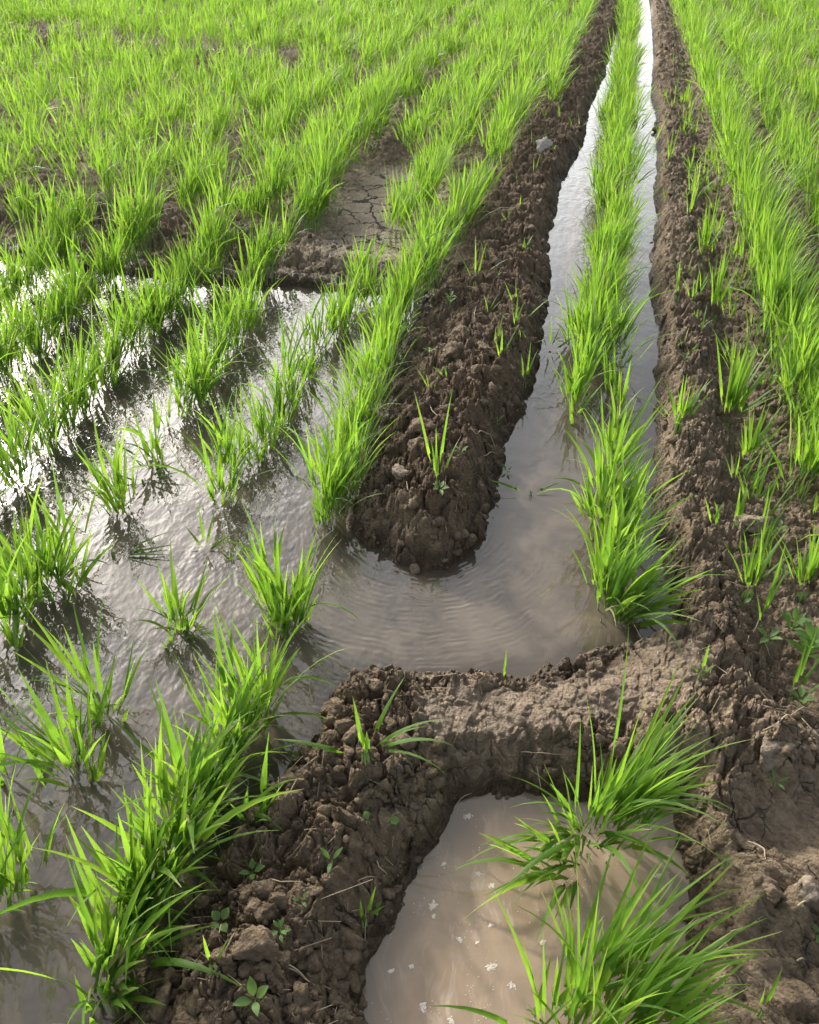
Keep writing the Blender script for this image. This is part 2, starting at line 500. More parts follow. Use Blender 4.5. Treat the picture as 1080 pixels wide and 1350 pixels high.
# ------------------------------------------------------------------ ground and banks
th = np.concatenate([np.linspace(R(-115), R(-36), 90, endpoint=False), np.linspace(R(-36), R(36), 1400), np.linspace(R(36), R(115), 91)[1:]])
rr = np.concatenate([np.linspace(.02, .40, 40, endpoint=False), np.geomspace(.40, 16, 1450, endpoint=False), np.geomspace(16, 420, 60)])
TH, RR = np.meshgrid(th, rr)
GX = RR * np.sin(TH); GY = RR * np.cos(TH)
GZ, MK = field(GX, GY, full=True)
nr, nth = GX.shape
GV = np.stack([GX, GY, GZ], -1).reshape(-1, 3)
ii = np.arange(nr * nth).reshape(nr, nth)
FQ = np.stack([ii[:-1, :-1], ii[1:, :-1], ii[1:, 1:], ii[:-1, 1:]], -1).reshape(-1, 4)[:, ::-1]
face_top = MK['top'].ravel()[FQ].mean(1); face_who = MK['who'].ravel()[FQ[:, 0]]
face_d = np.minimum(MK['d1'], MK['d2']).ravel()[FQ].min(1)
face_who = np.where((face_top > .022) & (face_d > -.03), face_who, 0)


def ground_piece(name, sel):
    f = FQ[sel]
    used = np.unique(f)
    remap = np.zeros(len(GV), np.int64); remap[used] = np.arange(len(used))
    at = {k: MK[k].ravel()[used] for k in ('wet', 'moist', 'silt', 'crk')}
    return link(name, mesh_np(name, GV[used], [remap[f]], M_SOIL, True, at))


tag(ground_piece('ground', face_who == 0), 'brown field soil under the wheat rows and the water', kind='structure')
BANK_LABELS = {
    'left': 'long crumbly dark earth bank along the left side of the water channel, its blunt tip in the water',
    'right': 'long brown earth bank along the right side of the water channel',
    'corner': 'wide lumpy dry brown bank in the lower right corner with sunken hollows',
    'dam': 'low muddy dam across the channel between the clear water and the tan pool',
    'front': 'dark cracked earth bank between the flooded rows and the tan pool in front',
    'cross': 'low cloddy bank across the left rows behind the flooded plot',
    'rear': 'low dark cloddy bank across the left rows far behind',
}
for i, k in enumerate(BW):
    tag(ground_piece('mud_bank', face_who == i + 1), BANK_LABELS[k], kind='structure', group='earth banks of the field')

# ------------------------------------------------------------------ water
def arc_near(px, py, r):
    cx, cy = gxy(px, py, 0)
    return lambda x, y: np.exp(-((x - cx) ** 2 + (y - cy) ** 2) / (r * r))


tw = np.linspace(R(-110), R(60), 420); rw = np.concatenate([np.linspace(.05, .4, 12, endpoint=False), np.geomspace(.4, 55, 420)])
TW, RW = np.meshgrid(tw, rw)
WX = RW * np.sin(TW); WY = RW * np.cos(TW)


def water_sheet(name, poly, z, mat, margin, label, turb_f, tan_f):
    d = sdf(poly, WX.ravel(), WY.ravel())
    i2 = np.arange(WX.size).reshape(WX.shape)
    f = np.stack([i2[:-1, :-1], i2[1:, :-1], i2[1:, 1:], i2[:-1, 1:]], -1).reshape(-1, 4)[:, ::-1]
    f = f[d[f].min(1) < margin]
    used = np.unique(f); remap = np.zeros(WX.size, np.int64); remap[used] = np.arange(len(used))
    x, y = WX.ravel()[used], WY.ravel()[used]
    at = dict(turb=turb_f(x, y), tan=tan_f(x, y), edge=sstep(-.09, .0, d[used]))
    tx_, ty_ = gxy(560, 690)
    at['phase'] = np.hypot(x - tx_, y - ty_)
    at['flow'] = np.clip(1.1 * arc_near(510, 800, .28)(x, y) + .5 * arc_near(640, 770, .2)(x, y) + .7 * arc_near(430, 880, .22)(x, y) + .8 * arc_near(320, 830, .3)(x, y), 0, 1)
    o = link(name, mesh_np(name, np.stack([x, y, np.full(len(x), z)], 1), [remap[f]], mat, True, at))
    return tag(o, label, kind='structure')


def s_of(x, y): return x * math.cos(YAW) - y * math.sin(YAW)


c_ax, c_ay = gxy(600, 830); c_bx, c_by = gxy(700, 600); c_cx, c_cy = gxy(800, 300)


def turb_main(x, y):
    s = s_of(x, y)
    s_ridge = s_of(*gxy(440, 700))
    left = sstep(s_ridge + .12, s_ridge - .12, s)
    t = .16 + .42 * left + .55 * sstep(1.9, 4.5, y) * (1 - left)
    t = t + .40 * arc_near(300, 820, .45)(x, y) + .25 * arc_near(120, 470, .9)(x, y) - .35 * arc_near(440, 440, .35)(x, y) - .3 * arc_near(80, 1290, .25)(x, y)
    return np.clip(t * (1 + 1.0 * fbm(x * 3.5, y * 3.5, 2, 90)), .06, 1.1)


def tan_main(x, y):
    t = .35 + .75 * arc_near(650, 850, .33)(x, y) + .35 * arc_near(690, 680, .35)(x, y) + .5 * arc_near(60, 1290, .3)(x, y) - .15 * arc_near(480, 760, .15)(x, y)
    return np.clip(t + .2 * fbm(x * 4, y * 4, 2, 91), 0, 1)


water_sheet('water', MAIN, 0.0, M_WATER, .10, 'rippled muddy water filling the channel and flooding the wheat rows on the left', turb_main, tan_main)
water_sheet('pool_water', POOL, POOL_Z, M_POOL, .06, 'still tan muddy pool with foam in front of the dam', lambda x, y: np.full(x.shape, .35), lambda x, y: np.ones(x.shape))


# ------------------------------------------------------------------ leaves
def leaves(base, az, tilt, curve, length, width, twist, rnd, dry, seg=7, fold=True):
    """Blades as tapered, folded, bending strips. All inputs are arrays of length n."""
    n = len(az)
    t = np.linspace(0, 1, seg + 1)[None, :]
    ang = tilt[:, None] + curve[:, None] * t ** 1.7
    ds = length[:, None] / seg
    am = .5 * (ang[:, 1:] + ang[:, :-1])
    hx = np.concatenate([np.zeros((n, 1)), np.cumsum(np.sin(am) * ds, 1)], 1)
    hz = np.concatenate([np.zeros((n, 1)), np.cumsum(np.cos(am) * ds, 1)], 1)
    ca, sa = np.cos(az)[:, None], np.sin(az)[:, None]
    P = np.stack([base[:, 0:1] + hx * ca, base[:, 1:2] + hx * sa, base[:, 2:3] + hz], -1)
    T = np.stack([np.sin(ang) * ca, np.sin(ang) * sa, np.cos(ang)], -1)
    S0 = np.stack([-sa, ca, np.zeros_like(sa)], -1) * np.ones((n, seg + 1, 1))
    Nn = np.cross(T, S0)
    tw = twist[:, None] * t
    S = S0 * np.cos(tw)[..., None] + Nn * np.sin(tw)[..., None]
    Nn = np.cross(T, S)
    w = width[:, None] * .5 * np.clip((.42 + 1.9 * t) * (t < .3) + (t >= .3) * (1 - ((t - .3) / .7) ** 1.9), .02, 1)
    w = w * (1 + .05 * np.sin(t * 19 + rnd[:, None] * 30))
    if fold:
        fz = .42 * w * (1 - .5 * t)
        V = np.stack([P - S * w[..., None] - Nn * fz[..., None], P, P + S * w[..., None] - Nn * fz[..., None]], 2)
        m = 3
    else:
        V = np.stack([P - S * w[..., None], P + S * w[..., None]], 2)
        m = 2
    idx = np.arange(n * (seg + 1) * m).reshape(n, seg + 1, m)
    F = np.stack([idx[:, :-1, :-1], idx[:, :-1, 1:], idx[:, 1:, 1:], idx[:, 1:, :-1]], -1).reshape(-1, 4)
    al = np.broadcast_to(t[..., None], (n, seg + 1, m))
    ac = np.broadcast_to(np.linspace(0, 1, m)[None, None, :], (n, seg + 1, m))
    rn = np.broadcast_to(rnd[:, None, None], (n, seg + 1, m))
    dr = np.clip(dry[:, None, None] * (1.0 + 0 * al) + np.where(dry[:, None, None] > 0, 0, sstep(.86, 1.0, al) * (rn > .64) * .9), 0, 1)
    return V.reshape(-1, 3), F, dict(along=al.ravel(), across=ac.ravel(), rnd=rn.ravel(), dry=dr.ravel())


def tubes(p0, p1, r0, r1, sides=4):
    n = len(p0)
    d = p1 - p0
    a = np.cross(d, np.array([1.0, .3, .1])); a /= np.linalg.norm(a, axis=1)[:, None] + 1e-9
    b = np.cross(d, a); b /= np.linalg.norm(b, axis=1)[:, None] + 1e-9
    k = np.arange(sides) * 2 * math.pi / sides
    ring = a[:, None, :] * np.cos(k)[None, :, None] + b[:, None, :] * np.sin(k)[None, :, None]
    V = np.stack([p0[:, None] + ring * r0, p1[:, None] + ring * r1], 1)
    idx = np.arange(n * 2 * sides).reshape(n, 2, sides)
    nx = np.roll(idx, -1, 2)
    F = np.stack([idx[:, 0], nx[:, 0], nx[:, 1], idx[:, 1]], -1).reshape(-1, 4)
    return V.reshape(-1, 3), F


def clump_params(g, n, rad, hgt, lean, wid, spread=1.0, droop=.12, dirv=None):
    """One wheat clump round its own origin: tillers along the row, leaves off each tiller."""
    nt = max(2, n // 4)
    dv = np.array([math.sin(YAW), math.cos(YAW)]) if dirv is None else dirv
    pv = np.array([dv[1], -dv[0]])
    ta = g.normal(0, 1, nt) * rad; tb = g.normal(0, 1, nt) * rad * .5
    tx = ta * dv[0] + tb * pv[0]; ty = ta * dv[1] + tb * pv[1]
    th_ = g.uniform(.03, .10, nt) * (hgt / .25) * (.55 if abs(lean[0]) > .28 else 1)
    lx = lean[0] * .5 + tx * .9 + g.normal(0, .12, nt); ly = lean[1] * .5 + ty * .9 + g.normal(0, .12, nt)
    ex = tx + lx * th_; ey = ty + ly * th_
    k = g.integers(0, nt, n)
    f = g.uniform(.02, 1.0, n)
    bx = tx[k] + (ex - tx)[k] * f; by = ty[k] + (ey - ty)[k] * f; bz = th_[k] * f
    dx = lean[0] + tx[k] * 2.0 * spread + g.normal(0, .24, n) * spread
    dy = lean[1] + ty[k] * 2.0 * spread + g.normal(0, .24, n) * spread
    mag = np.hypot(dx, dy)
    az = np.arctan2(dy, dx)
    tilt = np.clip(np.arctan(mag) * .75, .02, 1.1)
    cur = g.gamma(2.0, .135, n) * (1 + .6 * mag)
    dp = g.random(n) < droop
    cur = np.where(dp, g.uniform(1.1, 2.2, n), cur)
    ln = hgt * np.where(g.random(n) < .12, g.uniform(1.0, 1.28, n), g.uniform(.45, 1.05, n))
    ln = np.where(dp, ln * 1.1, ln)
    wd = wid * g.uniform(.6, 1.15, n)
    tws = g.normal(0, .9, n)
    rnd = np.clip(g.beta(2, 2, n), 0, 1)
    dry = np.where(g.random(n) < .04, g.uniform(.4, 1, n), 0.0)
    cur = np.where(dry > 0, cur + g.uniform(.2, 1.4, n), cur); ln = np.where(dry > 0, ln * .8, ln); wd = np.where(dry > 0, wd * .7, wd)
    return (np.stack([bx, by, bz], 1), az, tilt, cur, ln, wd, tws, rnd, dry), (np.stack([tx, ty, np.full(nt, -.05)], 1), np.stack([ex, ey, th_], 1))


# ------------------------------------------------------------------ wheat rows
VX, VY = 837.0, -167.0


def gp(lst):
    a = np.array(lst, float)
    return np.stack(gxy(a[:, 0], a[:, 1], 0.0), 1)


def kpt(k, py):      # a row is the line through the rows' vanishing point with slope k
    return (VX - k * (py - VY), py)


KEEP = []   # spots where small plants stand, kept clear of loose crumbs
CL = []   # dicts: x, y, row, n, rad, h, lean, w


def add(px, py, row, n=34, rad=.032, h=.25, lean=(.10, .02), w=.0125, spread=1.0, droop=.07):
    x, y = gxy(px, py, 0.0)
    x = float(x); y = float(y)
    CL.append(dict(key=(px, py), x=x, y=y, row=row, n=int(n * 1.2), rad=rad, h=h, lean=lean, w=w, spread=spread, droop=droop))


def run(lst, row, step=.075, n=30, h=.25, gaps=(), jit=.028, lean=(.10, .02), w=.0090, far_n=None):
    P = gp(lst)
    seg = np.hypot(*np.diff(P, axis=0).T); L = np.concatenate([[0], np.cumsum(seg)])
    q = 0.0
    while q < L[-1]:
        x = np.interp(q, L, P[:, 0]); y = np.interp(q, L, P[:, 1])
        dist = math.hypot(x, y)
        st = step * (1 + max(0, dist - 4) * .12)
        q += st * rng.uniform(.8, 1.25)
        px, py = to_px(x, y, 0)
        if any(a <= py <= b for a, b in gaps): continue
        pv = float(perlin(np.array([x * 1.3]), np.array([y * 1.3]), 77)[0])
        if dist > 3.6 and pv < -.25 and rng.random() < .45: continue
        hh = h * (1.05 + .025 * min(3, max(0, dist - 2.5)) + .20 * pv) * rng.uniform(.76, 1.14)
        nn = int(n * 1.4 * rng.uniform(.7, 1.3) * (1 + max(0, min(dist, 14) - 4) * .025))
        CL.append(dict(x=x + rng.normal(0, jit), y=y + rng.normal(0, jit * .5), row=row, n=nn, rad=.036 * (st / .075) ** .7, h=hh,
                       lean=(lean[0] + rng.normal(0, .08), lean[1] + rng.normal(0, .06)), w=w * (1 + max(0, dist - 4) * .05), spread=1.0, droop=.05))


# row in the middle of the channel
mid_row = 'mid'
add(797, 815, mid_row, 46, .034, .27, (.22, -.02)); add(806, 812, mid_row, 34, .026, .25, (.55, -.02), spread=1.15)
add(792, 775, mid_row, 44, .034, .26, (.06, .05)); add(803, 735, mid_row, 44, .034, .27, (.16, .03)); add(790, 700, mid_row, 36, .034, .25, (-.08, .05))
add(806, 690, mid_row, 40, .034, .26, (.16, .05)); add(800, 655, mid_row, 36, .034, .25, (.06, .05)); add(808, 622, mid_row, 26, .03, .25, (.04, .05))
add(812, 585, mid_row, 12, .022, .22, (.05, .05)); add(815, 548, mid_row, 12, .022, .22, (.02, .05)); add(808, 520, mid_row, 14, .022, .22, (.02, .05))
add(752, 542, mid_row, 30, .028, .24, (.0, .03)); add(762, 518, mid_row, 34, .03, .25, (.06, .03)); add(770, 495, mid_row, 34, .03, .25, (.1, .03))
run([(782, 478), (789, 430), (796, 380), (805, 320), (811, 250), (817, 170), (823, 90), (828, 20), (832, -60), (834, -120)], mid_row, .058, 42, .255, lean=(.05, .02), jit=.042)
# the row's near end beyond the dam, in the pool
add(800, 1085, 'pool', 66, .03, .31, (.45, .05), spread=1.1, w=.0098, droop=.16); add(780, 1098, 'pool', 44, .028, .28, (.30, .0), spread=1.1, w=.0098, droop=.16)
add(770, 1106, 'pool', 40, .03, .24, (-.42, -.28), spread=1.1, w=.0098, droop=.25)
add(745, 1120, 'pool', 34, .03, .22, (-.75, -.35), spread=1.2, droop=.35)
add(800, 1330, 'pool', 54, .030, .29, (.55, .08), spread=1.1, w=.0098, droop=.16); add(765, 1345, 'pool', 58, .034, .29, (.30, .05), spread=1.15, w=.0098, droop=.16)
add(735, 1365, 'pool', 46, .03, .24, (.05, .02), spread=1.2, w=.0098, droop=.16); add(810, 1395, 'pool', 40, .034, .25, (.5, .0)); add(750, 1440, 'pool', 34, .034, .25, (.3, 0))

# row along the left bank's foot, from the far end to the near corner
run([(432, 690), (447, 640), (468, 572), (490, 508), (513, 448), (545, 396), (578, 356), (611, 300), (650, 236), (690, 152)], 'foot', .066, 32, .25, lean=(.06, .02))
add(430, 697, 'foot', 14, .02, .20, (.1, .02)); add(445, 672, 'foot', 22, .026, .22, (.15, .02))
run([kpt(.497, 140), kpt(.5, 60), kpt(.5, 0), kpt(.5, -60), kpt(.5, -110)], 'foot', .066, 32, .25)
add(377, 832, 'foot', 44, .030, .25, (.06, .04), spread=1.15); add(368, 800, 'foot', 26, .026, .24, (.0, .04)); add(385, 815, 'foot', 16, .024, .23, (.25, .0))
add(330, 955, 'foot', 42, .030, .25, (.10, .03)); add(312, 985, 'foot', 30, .028, .25, (.16, .0)); add(345, 935, 'foot', 22, .026, .22, (.2, 0))
for p in [(285, 1030), (262, 1065), (245, 1095), (228, 1130), (208, 1165), (190, 1200), (172, 1235), (155, 1268), (140, 1300)]:
    add(p[0] + rng.normal(0, 4), p[1], 'front', 46, .030, .255, (.24 + rng.normal(0, .1), rng.normal(0, .06)), spread=1.15, droop=.14)
add(345, 1075, 'front', 12, .022, .20, (.3, .0)); add(118, 1345, 'front', 12, .03, .22, (.1, 0))

# second row, standing in the flooded plot
run([(296, 668), (312, 640), (345, 600), (368, 560), (395, 515), (425, 462), (455, 420), (490, 374)], 'second', .072, 25, .235, gaps=[(478, 500)])
run([(528, 322), (560, 278), kpt(.632, 190), kpt(.635, 100), kpt(.635, 20), kpt(.635, -60), kpt(.635, -110)], 'second', .066, 32, .25)
add(236, 838, 'second', 24, .026, .235, (.05, .02), spread=1.35); add(248, 815, 'second', 10, .02, .2, (.2, 0), spread=1.3)
add(143, 955, 'second', 22, .026, .22, (-.02, .02), spread=1.3); add(122, 925, 'second', 10, .022, .24, (-.3, .1))
add(104, 1028, 'second', 34, .030, .24, (-.05, .03), spread=1.3); add(75, 1000, 'second', 12, .025, .2, (-.3, .02))
add(26, 1170, 'second', 32, .030, .25, (-.05, .03), spread=1.2); add(10, 1030, 'third', 14, .025, .22, (.1, 0)); add(-15, 1235, 'second', 30, .03, .25)
# third row
run([(335, 432), (300, 470), (258, 524), (240, 552)], 'third', .066, 30, .25)
add(210, 622, 'third', 12, .022, .22, (-.05, .02)); add(198, 600, 'third', 8, .02, .2, (.05, .02)); add(164, 680, 'third', 26, .026, .25, (-.02, .03)); add(150, 668, 'third', 14, .026, .22, (-.1, .03))
add(82, 770, 'third', 40, .034, .26, (.22, .02), spread=1.25); add(52, 800, 'third', 44, .034, .26, (.28, .0), spread=1.3); add(40, 765, 'third', 34, .034, .25, (.0, .03)); add(20, 835, 'third', 34, .034, .26, (.1, .0))
add(-20, 860, 'third', 34, .034, .26); add(-60, 910, 'third', 34, .034, .26)
run([(345, 395), (375, 350), (402, 318), (430, 275), (460, 230), (512, 170), (566, 112), kpt(.825, 50), kpt(.825, -20), kpt(.825, -80), kpt(.825, -112)], 'third', .066, 32, .25)
run([kpt(.765, 222), kpt(.765, 120), kpt(.765, 40), kpt(.765, -40), kpt(.765, -112)], 'infill', .07, 30, .25)
# fourth row
run([(-40, 690), (15, 640), (50, 600), (85, 565), (125, 530), (172, 474), (215, 425), (278, 368), (300, 330), kpt(1.03, 250), kpt(1.03, 140), kpt(1.03, 40), kpt(1.03, -40), kpt(1.03, -112)], 'fourth', .066, 34, .26)
run([(-120, 640), (-60, 570), (0, 510), (55, 455), (110, 405), (165, 362), (215, 318), kpt(1.25, 240), kpt(1.25, 120), kpt(1.25, 20), kpt(1.25, -60), kpt(1.25, -112)], 'fifth', .066, 34, .26)
run([(-60, 470), (0, 418), kpt(1.46, 350), kpt(1.46, 260), kpt(1.46, 150), kpt(1.46, 40), kpt(1.46, -40), kpt(1.46, -112)], 'sixth', .066, 34, .26)
run([(-120, 410), kpt(1.67, 330), kpt(1.67, 240), kpt(1.67, 140), kpt(1.67, 30), kpt(1.67, -112)], 'seventh', .07, 34, .26)
kk = 1.88; names = ['eighth', 'ninth', 'tenth', 'eleventh', 'twelfth']
j = 0
while kk < 7.2:
    y0 = min(300, VY + (VX + 140) / kk)
    run([kpt(kk, y0), kpt(kk, max(-100, (y0 - 110) / 2)), kpt(kk, -112)], names[j] if j < 5 else 'far left', .08, 34, .26)
    kk += .21; j += 1
# a short row on the left bank's shoulder, far back
run([(722, 168), (731, 110), kpt(.345, 60), kpt(.345, 0), kpt(.345, -60), kpt(.345, -110)], 'shoulder', .066, 32, .25)
# rows right of the right bank
run([(1112, 770), (1100, 700), (1078, 655), (1060, 610), (1044, 540), (1022, 462), (1000, 395), kpt(-.29, 320), kpt(-.29, 200), kpt(-.29, 100), kpt(-.29, 20), kpt(-.29, -60), kpt(-.29, -112)], 'right one', .062, 36, .27, lean=(.12, .02))
kk = .48; rn_ = ['right two', 'right three', 'right four']; j = 0
while kk < 4.2:
    y0 = min(640, VY + (1080 + 170 - VX) / kk)
    run([kpt(-kk, 1250), kpt(-kk, max(y0, 500)), kpt(-kk, min(y0, 490)), kpt(-kk, y0 * .55 - 50), kpt(-kk, -60), kpt(-kk, -114)], rn_[j] if j < 3 else 'far right', .066 if j < 3 else .08, 34, .27, lean=(.12, .02))
    kk += .19; j += 1

rng2 = np.random.default_rng(5)
cx_ = np.array([c['x'] for c in CL]); cy_ = np.array([c['y'] for c in CL])
CZ = field(cx_, cy_, detail=False)
for c, z in zip(CL, CZ): c['z'] = max(float(z), -.05)
# keep rows off the bare tops they do not reach in the photo
for c in CL:
    px, py = to_px(c['x'], c['y'], c['z']); c['px'] = px; c['py'] = py; c['dist'] = math.hypot(c['x'], c['y'])
    pxt, pyt = to_px(c['x'], c['y'], c['z'] + .15)
    c['in'] = (-5 < px < 1085) and (-5 < pyt) and (pyt < 1340)
hbx = np.maximum(bank('cross', cx_, cy_), bank('rear', cx_, cy_) * .8)
keep = []
for c, hv in zip(CL, hbx):
    if hv > .045 and rng2.random() < .85: continue
    if 476 < c['px'] < 524 and 225 < c['py'] < 345 and c['row'] in ('third', 'second'):
        if c['row'] == 'third': continue
    keep.append(c)
CL = keep
CL.sort(key=lambda c: c['dist'])
N_THINGS = 292
seen = 0
for c in CL:
    c['thing'] = c['in'] and seen < N_THINGS
    seen += c['in'] and c['thing']

ROW = {
    'mid': "the channel's middle row", 'pool': 'the pool row', 'foot': "the row at the left bank's foot", 'front': 'the row beside the front bank',
    'second': 'the second row left of the channel', 'third': 'the third row left of the channel',
    'fourth': 'the fourth row left of the channel', 'fifth': 'the fifth row left of the channel',
    'sixth': 'the sixth row left of the channel', 'seventh': 'the seventh row left of the channel',
    'right one': 'the first row right of the channel', 'right two': 'the second row right of the channel',
    'right three': 'the third row right of the channel', 'right four': 'the fourth row right of the channel',
    'infill': 'the row starting behind the cracked mud patch',
    'shoulder': "the short row on the left bank's shoulder"}
for nm in names: ROW[nm] = 'the %s row left of the channel' % nm
ROW['far left'] = 'the far left rows'; ROW['far right'] = 'the far right rows'
OWN = {
    (797, 815): "dense wheat clump at the near end of the channel's middle row",
    (806, 812): "wheat leaves leaning far toward the brown bank from the middle row's near end",
    (752, 542): "wheat clump jutting into the left water strip beside a thin gap in the middle row",
    (812, 585): "thin wheat sprigs in the gap of the channel's middle row, nearer the camera",
    (815, 548): "thin wheat sprigs halfway along the gap of the channel's middle row",
    (808, 520): "thin wheat sprigs at the far end of the gap in the middle row",
    (800, 1085): "tall wheat clump leaning from the pool's far edge below the dam",
    (780, 1098): "wheat clump beside the tall leaning one at the pool's far edge",
    (745, 1120): "bent over wheat clump trailing its leaves across the foamy pool",
    (800, 1330): "wheat leaning toward the lumpy bank at the pool's near end",
    (765, 1345): "big wheat clump standing in the pool at the bottom of the photo",
    (735, 1365): "wheat clump leaning over foam at the bottom of the pool",
    (377, 832): "big lone wheat clump in the flow between the two bank tips",
    (368, 800): "wheat clump just behind the big lone clump in the flow",
    (385, 815): "few wheat blades at the side of the big lone clump in the flow",
    (330, 955): "bright wheat clump in the flood just off the dam's blunt end",
    (430, 697): "sparse wheat at the waterline of the dark bank's tip",
    (236, 838): "open splayed wheat clump alone in rippled flood water",
    (143, 955): "small bright wheat clump alone in the flood at the lower left",
    (104, 1028): "splayed wheat clump in front of the small bright one at the lower left",
    (26, 1170): "wheat clump at the left edge of the photo over dark reflections",
    (164, 680): "upright narrow wheat clump alone in the glinting flood",
    (210, 622): "few thin wheat blades behind the upright narrow clump in the flood",
    (52, 800): "large wheat clump leaning right over the flood at the left edge",
}


def ordinal(n):
    w = ['nearest', 'second', 'third', 'fourth', 'fifth', 'sixth', 'seventh', 'eighth', 'ninth', 'tenth', 'eleventh', 'twelfth']
    if n <= len(w): return w[n - 1]
    suf = 'th' if 10 <= n % 100 <= 20 else {1: 'st', 2: 'nd', 3: 'rd'}.get(n % 10, 'th')
    return '%d%s' % (n, suf)


count = {}
bulk = []; bulk_s = []
for c in CL:
    g = rng2
    near = c['dist'] < 3.2
    lf, st = clump_params(g, c['n'], c['rad'], c['h'], c['lean'], c['w'], c['spread'], c['droop'])
    if not c['thing']:
        off = np.array([c['x'], c['y'], c['z']])
        far = c['dist'] > 4.5
        bulk.append(((lf[0] + off, *lf[1:]), far))
        continue
    count[c['row']] = count.get(c['row'], 0) + 1
    V, F, A = leaves(*lf, seg=8 if near else 5, fold=True)
    look = 'sparse' if c['n'] < 18 else ('leaning' if abs(c['lean'][0]) > .3 else ('tall' if c['h'] > .262 else ('short' if c['h'] < .225 else 'green')))
    lab = OWN.get(c.get('key')) or '%s wheat clump, %s from the near end of %s' % (look, ordinal(count[c['row']]), ROW[c['row']])
    if True:
        o = empty('wheat_clump', (c['x'], c['y'], c['z']))
        link('foliage', mesh_np('foliage', V, [F], M_LEAF, True, A), o)
        SV, SF = tubes(st[0], st[0] + (st[1] - st[0]) * .75, .0030, .0018, 6)
        link('stem_base', mesh_np('stem_base', SV, [SF], M_STEM), o)
    else:
        o = link('wheat_clump', mesh_np('wheat_clump', V, [F], M_LEAF, True, A))
        o.location = (c['x'], c['y'], c['z'])
    tag(o, lab, 'wheat clump', 'wheat clumps growing in rows')


def merge_leaves(items, seg, fold):
    cols = [np.concatenate([it[i] for it in items]) for i in range(9)]
    return leaves(*cols, seg=seg, fold=fold)


parts = []
for far in (False, True):
    it = [b for b, f in bulk if f == far]
    if it: parts.append(merge_leaves(it, 4 if far else 5, not far))
off = 0; Vs = []; Fs = []; As = {}
for V, F, A in parts:
    Vs.append(V); Fs.append(F + off); off += len(V)
    for k, v in A.items(): As.setdefault(k, []).append(v)
if Vs:
    o = link('wheat_crop', mesh_np('wheat_crop', np.concatenate(Vs), [np.concatenate(Fs)], M_LEAF, True, {k: np.concatenate(v) for k, v in As.items()}))
    tag(o, 'dense young green wheat covering the far field on both sides of the channel', 'crop', kind='stuff')
print('clumps', len(CL), 'things', sum(count.values()), count, 'stuff', len(bulk))


# ------------------------------------------------------------------ single grass sprigs on the banks
def sprig(px, py, blades, label, name='grass_sprig', h=.18, w=.008, group='sparse grass sprigs on the banks', floor=None, mult=1):
    """blades: (azimuth deg, tilt, curve, length factor)"""
    x, y, z = [float(q[0]) for q in g3(px, py)]
    if floor is not None: z = floor; x, y = [float(q) for q in gxy(px, py, floor)]
    B = np.array(blades, float)
    g = np.random.default_rng(int(px * 7 + py))
    if len(B) >= 5 and h > .13 and floor is None and px > 850: mult = 3
    B = np.concatenate([B] + [B + g.normal(0, 1, B.shape) * np.array([16, .14, .14, .18]) for _ in range(mult - 1)]); n = len(B)
    B[:, 1] = np.abs(B[:, 1]); B[:, 3] = np.clip(B[:, 3], .3, 2)
    base = np.stack([g.normal(0, .004 + .004 * (mult > 1), n), g.normal(0, .004, n), np.full(n, .008)], 1)
    V, F, A = leaves(base, np.radians(B[:, 0]), B[:, 1], B[:, 2], B[:, 3] * h, np.full(n, w) * g.uniform(.8, 1.1, n), g.normal(0, .5, n), g.uniform(.2, .9, n), np.zeros(n), 9)
    KEEP.append((x, y, .012))
    o = empty(name, (x, y, z))
    link('foliage', mesh_np('foliage', V, [F], M_LEAF, True, A), o)
    p0 = np.stack([base[:, 0], base[:, 1], np.full(n, -.03)], 1); p1 = base + np.array([0, 0, .012])
    SV, SF = tubes(p0, p1, .0022, .0016, 5)
    link('stem_base', mesh_np('stem_base', SV, [SF], M_STEM), o)
    return tag(o, label, 'grass', group)


sprig(483, 1018, [(175, 1.15, .5, 1.15), (110, .35, .4, .8), (95, .1, .1, .45), (50, .55, .6, 1.1), (12, .75, 1.2, 1.2), (-5, .7, 1.5, 1.25), (-25, .8, 1.6, 1.2), (20, .9, 1.1, .9), (130, .3, .2, .5)],
      'spreading grass plant with long drooping leaves on top of the near dam end', h=.15, w=.0095)
sprig(575, 652, [(118, .45, .15, 1.25), (70, .35, .25, 1.3), (95, .15, .1, .8), (55, .6, .5, .7), (120, .2, .2, .6), (80, .1, .1, .45)], 'tall thin grass sprig with two long blades on the left bank tip', h=.20, w=.008)
sprig(626, 384, [(100, .1, .2, 1.0), (20, .8, .9, 1.1), (150, .4, .6, .8), (60, .3, .5, .9)], 'arching grass sprig high on the left bank', h=.19)
sprig(678, 440, [(80, .1, .2, .8), (30, .8, .7, 1.2), (120, .3, .3, .6), (50, .5, .3, .7)], 'grass sprig with one blade leaning over the channel from the left bank', h=.17)
sprig(660, 478, [(90, .15, .2, .8), (40, .5, .3, .9), (130, .3, .4, .6)], 'small grass sprig midway along the left bank crest', h=.13)
sprig(690, 508, [(75, .15, .2, 1.0), (110, .2, .4, .7), (45, .35, .4, .9)], 'thin grass sprig on the left bank edge above the channel', h=.15)
sprig(724, 470, [(90, .2, .2, 1.0), (50, .5, .4, .9), (140, .5, .4, .8), (20, .9, .5, .8)], 'grass sprig at the waterline of the left bank', h=.15)
sprig(665, 898, [(85, .1, .05, 1.0), (100, .2, .1, .6)], 'single upright grass blade on the far edge of the dam', h=.09, w=.006)
sprig(922, 896, [(78, .12, .1, 1.0), (20, .8, .5, .5), (160, .8, .4, .4)], 'tiny upright grass sprig on the mud at the dam right end', h=.085, w=.008)
